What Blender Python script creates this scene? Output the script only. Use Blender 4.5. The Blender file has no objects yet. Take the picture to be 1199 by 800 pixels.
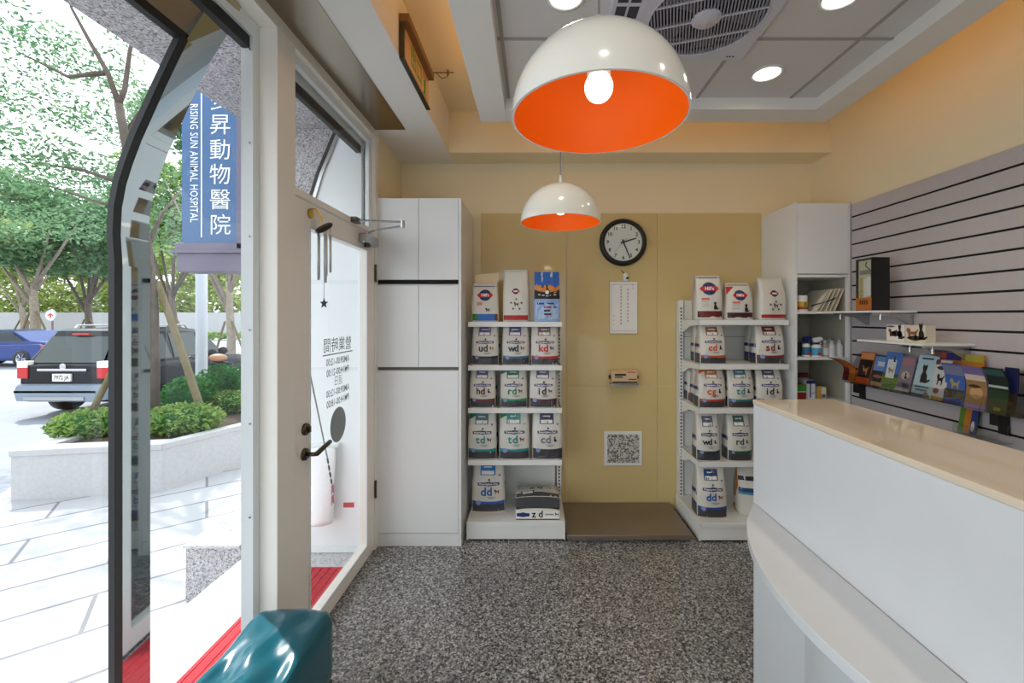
import bpy, bmesh, math, random
from math import sin, cos, pi, radians, sqrt, atan2
from mathutils import Vector, Matrix
random.seed(7)
SC = bpy.context.scene
COL = SC.collection
F, CX, CY, EYE = 490.0, 625.0, 371.0, 1.45     # focal length in pixels, vanishing point, eye height


def at(x, y, d):
    return Vector(((x - CX) * d / F, d, EYE + (CY - y) * d / F))


def ax(x, d): return (x - CX) * d / F
def az(y, d): return EYE + (CY - y) * d / F


# ------------------------------------------------------------------ materials
def lin(c):
    if isinstance(c, str):
        c = [int(c[i:i + 2], 16) / 255 for i in (0, 2, 4)]
    return tuple((v / 12.92 if v <= .04045 else ((v + .055) / 1.055) ** 2.4) for v in c[:3]) + (1.0,)


def mat(name, c, rough=.5, metal=0.0, spec=.5, var=.0, scale=12, bump=0.0, bscale=60, coat=0.0):
    m = bpy.data.materials.new(name); m.use_nodes = True
    nt = m.node_tree; b = nt.nodes['Principled BSDF']
    col = lin(c)
    b.inputs['Base Color'].default_value = col
    b.inputs['Roughness'].default_value = rough
    b.inputs['Metallic'].default_value = metal
    b.inputs['Specular IOR Level'].default_value = spec
    b.inputs['Coat Weight'].default_value = coat
    b.inputs['Coat Roughness'].default_value = .05
    tc = nt.nodes.new('ShaderNodeTexCoord')
    if var:
        n = nt.nodes.new('ShaderNodeTexNoise'); n.inputs['Scale'].default_value = scale
        nt.links.new(tc.outputs['Object'], n.inputs['Vector'])
        r = nt.nodes.new('ShaderNodeValToRGB')
        r.color_ramp.elements[0].position = .3; r.color_ramp.elements[1].position = .7
        r.color_ramp.elements[0].color = tuple(v * (1 - var) for v in col[:3]) + (1,)
        r.color_ramp.elements[1].color = tuple(min(1, v * (1 + var)) for v in col[:3]) + (1,)
        nt.links.new(n.outputs['Fac'], r.inputs['Fac']); nt.links.new(r.outputs['Color'], b.inputs['Base Color'])
    if bump:
        n = nt.nodes.new('ShaderNodeTexNoise'); n.inputs['Scale'].default_value = bscale
        nt.links.new(tc.outputs['Object'], n.inputs['Vector'])
        bp = nt.nodes.new('ShaderNodeBump'); bp.inputs['Strength'].default_value = bump; bp.inputs['Distance'].default_value = .01
        nt.links.new(n.outputs['Fac'], bp.inputs['Height']); nt.links.new(bp.outputs['Normal'], b.inputs['Normal'])
    return m


def speckle(name, stops, scale, rough=.4, big=None, spec=.4):
    """stone made of small irregular grains; stops = [(position, colour)]"""
    m = bpy.data.materials.new(name); m.use_nodes = True
    nt = m.node_tree; b = nt.nodes['Principled BSDF']; L = nt.links
    tc = nt.nodes.new('ShaderNodeTexCoord')
    nz = nt.nodes.new('ShaderNodeTexNoise'); nz.inputs['Scale'].default_value = scale * 1.3
    mx = nt.nodes.new('ShaderNodeMix'); mx.data_type = 'VECTOR'; mx.inputs['Factor'].default_value = .012
    L.new(tc.outputs['Object'], nz.inputs['Vector'])
    L.new(tc.outputs['Object'], mx.inputs['A']); L.new(nz.outputs['Color'], mx.inputs['B'])
    v = nt.nodes.new('ShaderNodeTexVoronoi'); v.inputs['Scale'].default_value = scale
    L.new(mx.outputs['Result'], v.inputs['Vector'])
    s = nt.nodes.new('ShaderNodeSeparateColor'); L.new(v.outputs['Color'], s.inputs['Color'])
    r = nt.nodes.new('ShaderNodeValToRGB'); r.color_ramp.interpolation = 'CONSTANT'
    e = r.color_ramp.elements
    while len(e) < len(stops): e.new(.5)
    for el, (p, c) in zip(e, stops):
        el.position = p; el.color = lin(c)
    L.new(s.outputs['Red'], r.inputs['Fac'])
    out = r.outputs['Color']
    if big:
        n2 = nt.nodes.new('ShaderNodeTexNoise'); n2.inputs['Scale'].default_value = big
        L.new(tc.outputs['Object'], n2.inputs['Vector'])
        mr = nt.nodes.new('ShaderNodeMapRange'); mr.inputs['To Min'].default_value = .8; mr.inputs['To Max'].default_value = 1.15
        L.new(n2.outputs['Fac'], mr.inputs['Value'])
        mm = nt.nodes.new('ShaderNodeMix'); mm.data_type = 'RGBA'; mm.blend_type = 'MULTIPLY'; mm.inputs['Factor'].default_value = 1
        L.new(out, mm.inputs['A']); L.new(mr.outputs['Result'], mm.inputs['B']); out = mm.outputs['Result']
    L.new(out, b.inputs['Base Color'])
    b.inputs['Roughness'].default_value = rough; b.inputs['Specular IOR Level'].default_value = spec
    return m


def glass(name, tint='ffffff', refl=1.0, rough=0.0):
    """clear sheet: sees through, mirrors at grazing angles"""
    m = bpy.data.materials.new(name); m.use_nodes = True
    nt = m.node_tree; nt.nodes.clear(); L = nt.links
    o = nt.nodes.new('ShaderNodeOutputMaterial'); mx = nt.nodes.new('ShaderNodeMixShader')
    t = nt.nodes.new('ShaderNodeBsdfTransparent'); t.inputs['Color'].default_value = lin(tint)
    g = nt.nodes.new('ShaderNodeBsdfGlossy'); g.inputs['Roughness'].default_value = rough
    f = nt.nodes.new('ShaderNodeFresnel'); ge = nt.nodes.new('ShaderNodeNewGeometry'); io = nt.nodes.new('ShaderNodeMapRange')
    io.inputs['To Min'].default_value = 1.45; io.inputs['To Max'].default_value = 1 / 1.45      # the same reflection from both sides of the sheet
    L.new(ge.outputs['Backfacing'], io.inputs['Value']); L.new(io.outputs['Result'], f.inputs['IOR'])
    mu = nt.nodes.new('ShaderNodeMath'); mu.operation = 'MULTIPLY'; mu.inputs[1].default_value = refl
    L.new(f.outputs[0], mu.inputs[0]); L.new(mu.outputs[0], mx.inputs['Fac'])
    L.new(t.outputs[0], mx.inputs[1]); L.new(g.outputs[0], mx.inputs[2]); L.new(mx.outputs[0], o.inputs['Surface'])
    return m


def emit(name, c, s):
    m = bpy.data.materials.new(name); m.use_nodes = True
    nt = m.node_tree; nt.nodes.clear()
    o = nt.nodes.new('ShaderNodeOutputMaterial'); e = nt.nodes.new('ShaderNodeEmission')
    e.inputs['Color'].default_value = lin(c); e.inputs['Strength'].default_value = s
    nt.links.new(e.outputs[0], o.inputs['Surface'])
    return m


def leafmat(name, c1, c2):
    m = bpy.data.materials.new(name); m.use_nodes = True
    nt = m.node_tree; nt.nodes.clear(); L = nt.links
    o = nt.nodes.new('ShaderNodeOutputMaterial'); mx = nt.nodes.new('ShaderNodeMixShader'); mx.inputs['Fac'].default_value = .42
    g = nt.nodes.new('ShaderNodeNewGeometry')
    r = nt.nodes.new('ShaderNodeValToRGB'); r.color_ramp.elements[0].color = lin(c1); r.color_ramp.elements[1].color = lin(c2)
    L.new(g.outputs['Random Per Island'], r.inputs['Fac'])
    d = nt.nodes.new('ShaderNodeBsdfDiffuse'); t = nt.nodes.new('ShaderNodeBsdfTranslucent')
    L.new(r.outputs['Color'], d.inputs['Color']); L.new(r.outputs['Color'], t.inputs['Color'])
    L.new(d.outputs[0], mx.inputs[1]); L.new(t.outputs[0], mx.inputs[2]); L.new(mx.outputs[0], o.inputs['Surface'])
    return m


def paving(name, c, joint, bw, bh, rot, wgt=.012):
    m = bpy.data.materials.new(name); m.use_nodes = True
    nt = m.node_tree; b = nt.nodes['Principled BSDF']; L = nt.links
    tc = nt.nodes.new('ShaderNodeTexCoord'); mp = nt.nodes.new('ShaderNodeMapping')
    mp.inputs['Rotation'].default_value = (0, 0, rot)
    L.new(tc.outputs['Object'], mp.inputs['Vector'])
    br = nt.nodes.new('ShaderNodeTexBrick'); br.inputs['Scale'].default_value = 1
    br.inputs['Brick Width'].default_value = bw; br.inputs['Row Height'].default_value = bh
    br.inputs['Mortar Size'].default_value = wgt
    a = lin(c)
    br.inputs['Color1'].default_value = a; br.inputs['Color2'].default_value = tuple(v * .9 for v in a[:3]) + (1,)
    br.inputs['Mortar'].default_value = lin(joint)
    L.new(mp.outputs[0], br.inputs['Vector']); L.new(br.outputs['Color'], b.inputs['Base Color'])
    b.inputs['Roughness'].default_value = .7
    return m


WHITE = mat('white_laminate', 'eceded', .32, spec=.4)
WHITEM = mat('white_paint_metal', 'e9eae8', .38)
PANEL = mat('counter_solid_surface', 'd6d8da', .28, var=.01)
CTOP = mat('counter_gloss_top', 'dccdb6', .08, coat=.5)
FRAME = mat('door_frame_enamel', 'f6f2ea', .4)
FRAMEW = mat('window_frame_white', 'e8ecee', .35)
CREAM = mat('cream_paint', 'efe2c0', .75, var=.015, scale=3)
CREAMG = mat('cream_back_painted_glass', 'd6bf86', .12, var=.01, scale=2, coat=.3)
CEILW = mat('white_ceiling_paint', 'e9e7e2', .8)
TILE = mat('ceiling_tile_board', 'd9d6d5', .85, bump=.15, bscale=200)
GRIDM = mat('ceiling_grid_metal', 'a5a19c', .5)
BLACK = mat('black_plastic', '0c0c0d', .4)
RUBBER = mat('black_rubber_seal', '101214', .5)
GAP = mat('shadow_gap_black', '060606', .8)
DARKGAP = mat('door_joint_grey', '6f6a60', .8)
STEEL = mat('brushed_steel', 'b8b9ba', .25, metal=1)
BRONZE = mat('dark_bronze_metal', '5a5348', .3, metal=1)
CHROME = mat('chrome', 'd8d8da', .08, metal=1)
MIRRORED = mat('polished_grey_post', 'a9b2b6', .035, metal=1)
BROWNST = mat('brown_stainless_panel', '9b8f80', .22, metal=1, var=.05, scale=4)
PLATE = mat('weighing_plate_steel', '8f8174', .32, metal=.6, var=.12, scale=3)
GLASS = glass('window_glass', 'fafdfc')
ACRYL = glass('clear_acrylic', 'f2f4f4', 1.6)
FLOOR = speckle('terrazzo_granite_floor', [(0, '3a3939'), (.24, '666464'), (.50, '8f8d8c'), (.78, 'b4b2b0'), (.94, 'd2d0cf')], 150, .22, 1.4, .65)
GRANITE = speckle('grey_granite', [(0, '66656b'), (.14, '949297'), (.38, 'b3b0b3'), (.72, 'cbc8c9'), (.9, 'b0a5a3')], 150, .55)
GRANITEL = speckle('pale_granite_landing', [(0, 'a2a1a3'), (.12, 'bdbcbd'), (.5, 'cbcaca')], 120, .6)
PLANTW = mat('planter_pale_stone', 'b9b8b9', .8, var=.05, scale=30)
PAVE = paving('pavement_slabs', 'b4b3b5', '77767c', 1.1, .42, radians(-38))
ROAD = mat('road_asphalt_pale', '8e9199', .9, var=.06, scale=1.5)
SOIL = mat('planter_soil', '4a3c2c', .95, var=.3, scale=20)
REDMAT = mat('red_entry_mat', 'c0303a', .9, bump=.6, bscale=160)
TEAL = mat('teal_vinyl', '075a6c', .2, spec=.55, coat=.2)
ORANGE = mat('orange_lamp_lining', 'e66606', .5, spec=.2)
SHADE = mat('white_lamp_enamel', 'eeece4', .16, coat=.4)
SLAT = mat('grey_lilac_slat', 'bdb6b8', .5, var=.02, scale=40)
PAPER = mat('white_paper', 'efeee9', .7)
BAGW = mat('white_bag_film', 'd9d6cd', .38, bump=.25, bscale=25)
BAGC = mat('cream_bag_paper', 'ddc9a4', .6)
BAGD = mat('bag_dark_grey_print', '3d3c40', .4)
BLUEB = mat('badge_navy_blue', '24296e', .4)
LEDGR = mat('grey_sticker', '8f9695', .6)
GREENT = mat('green_sign_lettering', '1c5d4a', .5)
BARK = mat('pale_tree_bark', '8d8174', .9, var=.2, scale=9)
BARKD = mat('dark_tree_bark', '5b5048', .9, var=.2, scale=9)
WOODST = mat('weathered_stake_wood', '6f6448', .85, var=.15, scale=14)
POLEG = mat('pale_grey_pole', 'b9bdc6', .5)
LEAFA = leafmat('leaf_green', '42684a', '8aaa80')
LEAFB = leafmat('leaf_fresh_green', '527a3c', '9fb768')
LEAFC = leafmat('leaf_deep_green', '22502a', '4d8446')
LEAFY = leafmat('leaf_yellow_green', '86a052', 'c9d08c')
CARK = mat('car_black_paint', '0a0c16', .2, spec=.3)
CARB = mat('car_blue_paint', '16357a', .15, coat=.3)
CARG = mat('car_grey_trim', '7f8b99', .4)
CARGL = mat('car_window_glass', '2a3534', .05, spec=.6)
RED = mat('red_plastic', 'c01c20', .3)
_cc = {}


def C_(c, rough=.5):
    if (c, rough) not in _cc:
        _cc[(c, rough)] = mat('print_' + c, c, rough)
    return _cc[(c, rough)]


# ------------------------------------------------------------------ mesh building
class MB:
    def __init__(s): s.v = []; s.f = []; s.m = []; s.mats = []

    def mi(s, m):
        if m not in s.mats: s.mats.append(m)
        return s.mats.index(m)

    def add(s, vs, fs, m):
        k = len(s.v); i = s.mi(m)
        s.v += [tuple(v) for v in vs]
        s.f += [tuple(k + j for j in f) for f in fs]; s.m += [i] * len(fs)
        return s

    def box(s, x0, x1, y0, y1, z0, z1, m):
        if x0 > x1: x0, x1 = x1, x0
        if y0 > y1: y0, y1 = y1, y0
        if z0 > z1: z0, z1 = z1, z0
        return s.add([(x, y, z) for z in (z0, z1) for y in (y0, y1) for x in (x0, x1)],
                     [(0, 2, 3, 1), (4, 5, 7, 6), (0, 1, 5, 4), (2, 6, 7, 3), (0, 4, 6, 2), (1, 3, 7, 5)], m)

    def quad(s, a, b, c, d, m): return s.add([a, b, c, d], [(0, 1, 2, 3)], m)

    def tube(s, pts, r, m, n=8, cap=True):
        pts = [Vector(p) for p in pts]
        rs = r if isinstance(r, (list, tuple)) else [r] * len(pts)
        vs = []; up = None
        for i, p in enumerate(pts):
            a = pts[max(0, i - 1)]; b = pts[min(len(pts) - 1, i + 1)]
            t = (b - a).normalized()
            if up is None:
                up = Vector((0, 0, 1)) if abs(t.z) < .9 else Vector((1, 0, 0))
            u = t.cross(up).normalized(); w = u.cross(t).normalized(); up = w
            for k in range(n):
                an = 2 * pi * k / n
                vs.append(p + (u * cos(an) + w * sin(an)) * rs[i])
        fs = []
        for i in range(len(pts) - 1):
            for k in range(n):
                k2 = (k + 1) % n
                fs.append((i * n + k, i * n + k2, (i + 1) * n + k2, (i + 1) * n + k))
        if cap:
            fs.append(tuple(range(n))[::-1]); fs.append(tuple((len(pts) - 1) * n + k for k in range(n)))
        return s.add(vs, fs, m)

    def lathe(s, prof, c, m, n=48, axis='z'):
        """prof = [(r, h)] revolved about an axis through c"""
        vs = []
        for r, h in prof:
            for k in range(n):
                a = 2 * pi * k / n
                p = (r * cos(a), r * sin(a), h)
                if axis == 'y': p = (p[0], -h, p[1])
                if axis == 'x': p = (h, p[0], p[1])
                vs.append((c[0] + p[0], c[1] + p[1], c[2] + p[2]))
        fs = []
        for i in range(len(prof) - 1):
            for k in range(n):
                k2 = (k + 1) % n
                fs.append((i * n + k, i * n + k2, (i + 1) * n + k2, (i + 1) * n + k))
        return s.add(vs, fs, m)

    def prism(s, poly, fn, a, b, m):
        """poly 2-D extruded from a to b; fn(u, v, w) -> xyz"""
        n = len(poly)
        vs = [fn(u, v, a) for u, v in poly] + [fn(u, v, b) for u, v in poly]
        fs = [tuple(range(n))[::-1], tuple(range(n, 2 * n))] + [(i, (i + 1) % n, n + (i + 1) % n, n + i) for i in range(n)]
        return s.add(vs, fs, m)

    def strip(s, prof, fn, a, b, m):
        n = len(prof)
        vs = [fn(u, v, a) for u, v in prof] + [fn(u, v, b) for u, v in prof]
        return s.add(vs, [(i, i + 1, n + i + 1, n + i) for i in range(n - 1)], m)

    def ball(s, c, r, m, n=12, sq=(1, 1, 1)):
        vs = []; fs = []; h = n // 2
        for i in range(h + 1):
            t = pi * i / h
            for k in range(n):
                a = 2 * pi * k / n
                vs.append((c[0] + r * sq[0] * sin(t) * cos(a), c[1] + r * sq[1] * sin(t) * sin(a), c[2] + r * sq[2] * cos(t)))
        for i in range(h):
            for k in range(n):
                fs.append((i * n + k, (i + 1) * n + k, (i + 1) * n + (k + 1) % n, i * n + (k + 1) % n))
        return s.add(vs, fs, m)

    def map(s, fn, start=0):
        s.v = s.v[:start] + [tuple(fn(Vector(v))) for v in s.v[start:]]
        return s

    def build(s, name, parent=None, smooth=False, bevel=0, local=False, seg=2, fix=True):
        me = bpy.data.meshes.new(name)
        off = Vector((0, 0, 0))
        if parent is not None and not local:
            off = wloc(parent)
        me.from_pydata([tuple(Vector(v) - off) for v in s.v], [], s.f)
        for m in s.mats: me.materials.append(m)
        me.polygons.foreach_set('material_index', s.m)
        if smooth: me.polygons.foreach_set('use_smooth', [True] * len(me.polygons))
        me.update()
        o = bpy.data.objects.new(name, me); COL.objects.link(o)
        if parent is not None: o.parent = parent
        if bevel:
            b = o.modifiers.new('bevel', 'BEVEL'); b.width = bevel; b.segments = seg; b.limit_method = 'ANGLE'
        return o


def wloc(o):
    v = Vector((0, 0, 0))
    while o is not None:
        v += o.location; o = o.parent
    return v


def tag(o, label=None, cat=None, group=None, kind=None):
    if label: o['label'] = label
    if cat: o['category'] = cat
    if group: o['group'] = group
    if kind: o['kind'] = kind
    return o


def thing(name, loc, label, cat, group=None):
    o = bpy.data.objects.new(name, None); COL.objects.link(o)
    o.location = loc; o.empty_display_size = .05
    return tag(o, label, cat, group)


def struct(o): o['kind'] = 'structure'; return o


def kids(o): return [c for c in bpy.data.objects if c.parent is o]


def copy_tree(o, parent=None):
    c = o.copy(); COL.objects.link(c)
    c.parent = parent
    for ch in kids(o): copy_tree(ch, c)
    return c


_tc = {}


def text(body, size, bold=0.0, align='CENTER', spacing=1.0):
    """letter outlines as (verts2d, faces), baseline centred on the origin"""
    key = (body, size, bold, align, spacing)
    if key in _tc: return _tc[key]
    c = bpy.data.curves.new('lettering', 'FONT'); c.body = body; c.size = size; c.align_x = align; c.align_y = 'CENTER'
    c.resolution_u = 2; c.offset = bold; c.space_character = spacing
    o = bpy.data.objects.new('lettering', c); COL.objects.link(o)
    dg = bpy.context.evaluated_depsgraph_get()
    me = bpy.data.meshes.new_from_object(o.evaluated_get(dg))
    r = ([(v.co.x, v.co.y) for v in me.vertices], [tuple(p.vertices) for p in me.polygons])
    bpy.data.objects.remove(o); bpy.data.curves.remove(c); bpy.data.meshes.remove(me)
    _tc[key] = r
    return r


def put_text(mb, body, size, fn, m, bold=0.0, spacing=1.0, sx=1.0):
    """fn(u, v) -> point on the surface"""
    vs, fs = text(body, size, bold, spacing=spacing)
    mb.add([fn(u * sx, v) for u, v in vs], fs, m)


# ------------------------------------------------------------------ camera
cam = bpy.data.cameras.new('camera'); co = bpy.data.objects.new('camera', cam); COL.objects.link(co)
co.location = (0, 0, EYE); co.rotation_euler = (pi / 2, 0, 0)
cam.sensor_width = 36; cam.lens = F / 1199 * 36; cam.shift_x = (599.5 - CX) / 1199; cam.shift_y = (CY - 400) / 1199
cam.clip_start = .05; cam.clip_end = 400
SC.camera = co
SC.view_settings.view_transform = 'Standard'; SC.view_settings.look = 'None'; SC.view_settings.gamma = 1
SC.view_settings.use_curve_mapping = False; SC.view_settings.exposure = 0.0

# ------------------------------------------------------------------ the room shell
XL, XR, YB, YN = -1.0, 2.10, 3.17, -3.0       # left glass line, right wall, back wall, rear end
ZS, ZC = 2.61, 2.90                            # bulkhead underside, upper ceiling
struct(MB().box(-1.03, XR + .1, YN, YB + .1, -.12, 0, FLOOR).build('floor'))
struct(MB().box(-1.03, XR + .1, YN, YB + .1, ZC, ZC + .1, CREAM).build('ceiling'))
wb = struct(MB().box(-1.03, XR + .1, YB, YB + .1, 0, ZC, CREAM).build('wall_back'))
struct(MB().box(XR, XR + .1, YN, YB, 0, ZC, CREAM).build('wall_right'))
mb = MB().box(-1.1, XR + .1, YN - .1, YN, 2.5, ZC, CREAM).box(-1.1, -.95, YN - .1, YN, 0, 2.5, CREAM).box(.75, XR + .1, YN - .1, YN, 0, 2.5, CREAM).box(-.95, .75, YN - .1, YN, 0, .15, CREAM)
struct(mb.build('wall_front'))
w3 = bpy.data.objects.new('window_3', None); COL.objects.link(w3); struct(w3)          # the street front behind the viewer
mb = MB()
for x in (-.95, -.12, .70): mb.box(x, x + .05, YN - .08, YN - .02, .15, 2.5, FRAMEW)
mb.box(-.95, .75, YN - .08, YN - .02, .15, .2, FRAMEW).box(-.95, .75, YN - .08, YN - .02, 2.45, 2.5, FRAMEW)
struct(mb.build('window_frame', w3)); struct(MB().quad((-.95, YN - .05, .15), (.75, YN - .05, .15), (.75, YN - .05, 2.5), (-.95, YN - .05, 2.5), GLASS).build('pane', w3))
wl = struct(MB().box(-1.06, XL, 2.655, YB, 0, ZC, CREAM).build('wall_left'))
# back-painted glass sheets on the back wall
for x0, x1, z0, z1 in ((-.40, .245, .0, 2.233), (.25, .93, .0, .925), (.25, .93, .928, 2.233), (.933, 1.72, 0, .925), (.933, 1.72, .928, 2.233)):
    struct(MB().box(x0, x1, YB - .006, YB, z0, z1, CREAMG).build('glass_panel', wb, bevel=.001))
# dropped bulkheads round the ceiling
struct(MB().box(XL - .03, -.6, YN, YB, ZS, ZC, CEILW).build('beam_left'))
b = MB().box(-.6, XR, 2.955, YB, ZS, ZC, CREAM); struct(b.build('beam_back'))
struct(MB().box(-.99, -.793, YN, 2.59, ZS - .003, ZS + .01, BROWNST).build('trim_1'))
# hanging raft with tiles
b = MB()
RX0, RX1, RY1, W_ = -.316, 1.735, 2.495, .155
zt = 2.675
b.box(RX0, RX0 + W_, YN, RY1, ZS, 2.70, CEILW).box(RX1 - W_, RX1, YN, RY1, ZS, 2.70, CEILW).box(RX0 + W_, RX1 - W_, RY1 - W_, RY1, ZS, 2.70, CEILW)
raft = struct(b.build('ceiling_raft', bevel=.002))
t = MB().box(RX0 + W_, RX1 - W_, YN, RY1 - W_, zt, 2.70, TILE)
struct(t.build('tile_field', raft))
g = MB()
for x in (-.14, .385, .912, 1.438): g.box(x - .008, x + .008, YN, RY1 - W_, zt - .004, zt, GRIDM)
for y in (1.841, 1.24, .64, .04, -.56, -1.16, -1.76, -2.36): g.box(RX0 + W_, RX1 - W_, y - .008, y + .008, zt - .0045, zt, GRIDM)
struct(g.build('tile_grid', raft))
# warm light tubes lying on top of the raft, throwing light into the cove
WARM = emit('warm_cove_tube', 'ffb347', 4.6)
for nm, a, bb in (('right', (RX1 - .03, YN + .1, 2.725), (RX1 - .03, RY1 - .05, 2.725)), ('back', (RX0 + .1, RY1 - .03, 2.725), (RX1 - .1, RY1 - .03, 2.725)),
                  ('left', (RX0 + .03, YN + .1, 2.725), (RX0 + .03, RY1 - .05, 2.725))):
    t = tag(MB().tube([a, bb], .011, WARM, 8).build('cove_light_tube'), 'warm orange light tube on top of the ceiling raft along its %s edge' % nm, 'cove light', 'tubes hidden in the ceiling cove')

# ------------------------------------------------------------------ left glass front: bay window, post, header
PROF = [(-1.375, -.0), (-1.375, 1.62), (-1.381, 1.72), (-1.377, 1.81), (-1.362, 1.89), (-1.34, 1.96), (-1.31, 2.04), (-1.232, 2.213), (-1.157, 2.37)]
PROFX = PROF + [(-1.075, 2.50), (-1.05, 2.56)]


def along(u, v, w): return (u, w, v)


def ribbon(mb, prof, y0, y1, th, m):
    """a bent sheet of thickness th following prof, from y0 to y1"""
    n = len(prof); inn = []
    for i in range(n):
        a = prof[max(0, i - 1)]; c = prof[min(n - 1, i + 1)]
        tx, tz = c[0] - a[0], c[1] - a[1]; l = math.hypot(tx, tz)
        inn.append((prof[i][0] + tz / l * th, prof[i][1] - tx / l * th))
    for i in range(n - 1):
        q = [prof[i], prof[i + 1], inn[i + 1], inn[i]]
        mb.add([(u, y0, v) for u, v in q] + [(u, y1, v) for u, v in q],
               [(0, 1, 2, 3), (7, 6, 5, 4), (0, 4, 5, 1), (3, 2, 6, 7)] + ([(1, 5, 6, 2)] if i == n - 2 else []) + ([(0, 3, 7, 4)] if i == 0 else []), m)


win = bpy.data.objects.new('window_1', None); COL.objects.link(win); struct(win)
mb = MB().strip(PROF, along, YN, 1.356, GLASS); struct(mb.build('pane', win, smooth=True))
mb = MB(); ribbon(mb, PROFX[:9], 1.352, 1.379, .02, RUBBER); struct(mb.build('seal', win))
mb = MB(); ribbon(mb, PROFX, 1.379, 1.492, .014, MIRRORED)
mb.map(lambda v: (v.x - .055 * (v.y - 1.379), v.y, v.z)); struct(mb.build('bent_post', win, smooth=False))
# return pane between the bent post and the door post
poly = [(-1.372, 0.0)] + [(u + .006, v) for u, v in PROFX[1:]] + [(-1.05, 0.0)]
mb = MB()


def ret(u, v, w):
    k = (u + 1.375) / .325
    return (u, 1.494 + .09 * k + w, v)


mb.add([ret(u, v, 0) for u, v in poly], [tuple(range(len(poly)))], GLASS)
struct(mb.build('side_pane', win))
mb = MB().box(-1.17, -1.145, YN, 1.38, 2.355, 2.385, RUBBER)
mb.add([(-1.15, YN, 2.38), (-1.15, 1.38, 2.38), (-1.06, 1.38, 2.50), (-1.06, YN, 2.50)], [(0, 1, 2, 3)], BROWNST)
mb.box(-1.10, -1.05, YN, 2.64, 2.50, 2.63, FRAMEW).box(-1.09, -1.062, YN, 2.64, 2.455, 2.50, RUBBER)
struct(mb.build('head_frame', win))
mb = MB().box(-1.05, -.98, YN, 2.65, 2.557, ZS, FRAME); struct(mb.build('header', win, bevel=.002))
mb = MB().box(-1.05, -.98, 1.60, 1.722, 0, 2.557, FRAME); struct(mb.build('door_post', win, bevel=.003))
mb = MB().box(-1.095, -1.05, 1.565, 1.62, 0, 2.5, FRAMEW).box(-1.40, -1.36, YN, 1.5, -.02, .05, FRAMEW)
mb.add([ret(-1.375, 0, -.012), ret(-1.05, 0, -.012), ret(-1.05, 0, .03), ret(-1.375, 0, .03), ret(-1.375, .05, -.012), ret(-1.05, .05, -.012), ret(-1.05, .05, .03), ret(-1.375, .05, .03)],
       [(0, 1, 5, 4), (1, 2, 6, 5), (2, 3, 7, 6), (3, 0, 4, 7), (4, 5, 6, 7)], FRAMEW)
for z in (.35, .75, 1.1, 1.45, 1.8, 2.15, 2.5):
    mb.lathe([(0, .0), (.004, 0), (.004, .003)], (-1.06, 1.5645, z - .05), STEEL, 8, 'y')
struct(mb.build('edge_trim', win))
# transom over the door and the jamb on the hinge side
win2 = bpy.data.objects.new('window_2', None); COL.objects.link(win2); struct(win2)
mb = MB().box(-1.05, -.985, 1.722, 2.60, 1.958, 1.988, FRAME).box(-1.05, -.985, 2.60, 2.655, 0, 2.557, FRAME)
mb.box(-1.03, -1.005, 1.722, 2.60, 2.52, 2.557, FRAMEW).box(-1.03, -1.008, 2.56, 2.60, 1.988, 2.53, FRAMEW)
struct(mb.build('transom_frame', win2, bevel=.002))
struct(MB().add([(-1.02, 1.722, 1.988), (-1.02, 2.57, 1.988), (-1.02, 2.57, 2.53), (-1.02, 1.722, 2.53)], [(0, 1, 2, 3)], GLASS).build('pane', win2))

# ------------------------------------------------------------------ the door
dr = bpy.data.objects.new('door_1', None); COL.objects.link(dr); dr.location = (-1.0, 2.6, 0); struct(dr)
D0, D1 = 1.73, 2.592
mb = MB()
mb.box(-1.03, -.988, D0, D0 + .12, .012, 1.95, FRAME).box(-1.03, -.988, D1 - .12, D1, .012, 1.95, FRAME)
mb.box(-1.03, -.988, D0 + .12, D1 - .12, 1.84, 1.95, FRAME).box(-1.03, -.988, D0 + .12, D1 - .12, .012, .095, FRAME)
mb.box(-.988, -.984, D0 + .108, D0 + .12, .083, 1.852, FRAMEW).box(-.988, -.984, D1 - .12, D1 - .108, .083, 1.852, FRAMEW)
mb.box(-.988, -.984, D0 + .12, D1 - .12, 1.84, 1.852, FRAMEW).box(-.988, -.984, D0 + .12, D1 - .12, .083, .095, FRAMEW)
struct(mb.build('leaf_frame', dr, bevel=.0015))
struct(MB().quad((-1.012, D0 + .11, .09), (-1.012, D1 - .11, .09), (-1.012, D1 - .11, 1.845), (-1.012, D0 + .11, 1.845), GLASS).build('pane', dr))
mb = MB().lathe([(0, .012), (.024, .012), (.026, .006), (.027, 0)], (-.988, 1.80, .858), BRONZE, 24, 'x')
mb.tube([(-.985, 1.80, .858), (-.945, 1.80, .858), (-.937, 1.808, .858), (-.937, 1.90, .872), (-.937, 1.925, .876)], [.009, .009, .011, .0105, .010], BRONZE, 12)
tag(mb.build('lever_handle', dr, smooth=True), 'dark bronze lever handle', kind='structure')
mb = MB().lathe([(0, .014), (.022, .014), (.026, .008), (.026, 0)], (-.988, 1.805, .965), BRONZE, 24, 'x').box(-.976, -.962, 1.80, 1.81, .952, .978, BRONZE)
tag(mb.build('lock_turn', dr), 'dark bronze thumb turn', kind='structure')
for z in (1.72, .38):
    mb = MB().box(-.99, -.976, D1 + .0, D1 + .008, z - .05, z + .05, BRONZE).tube([(-.98, D1 + .004, z - .055), (-.98, D1 + .004, z + .055)], .006, BRONZE, 8)
    tag(mb.build('hinge', dr), 'dark metal hinge', kind='structure')


# lettering stuck on the glass, read from the street side
def doorglass(yc, zc, x=-1.0135):
    return lambda u, v: (x, yc - u, zc + v)


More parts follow.
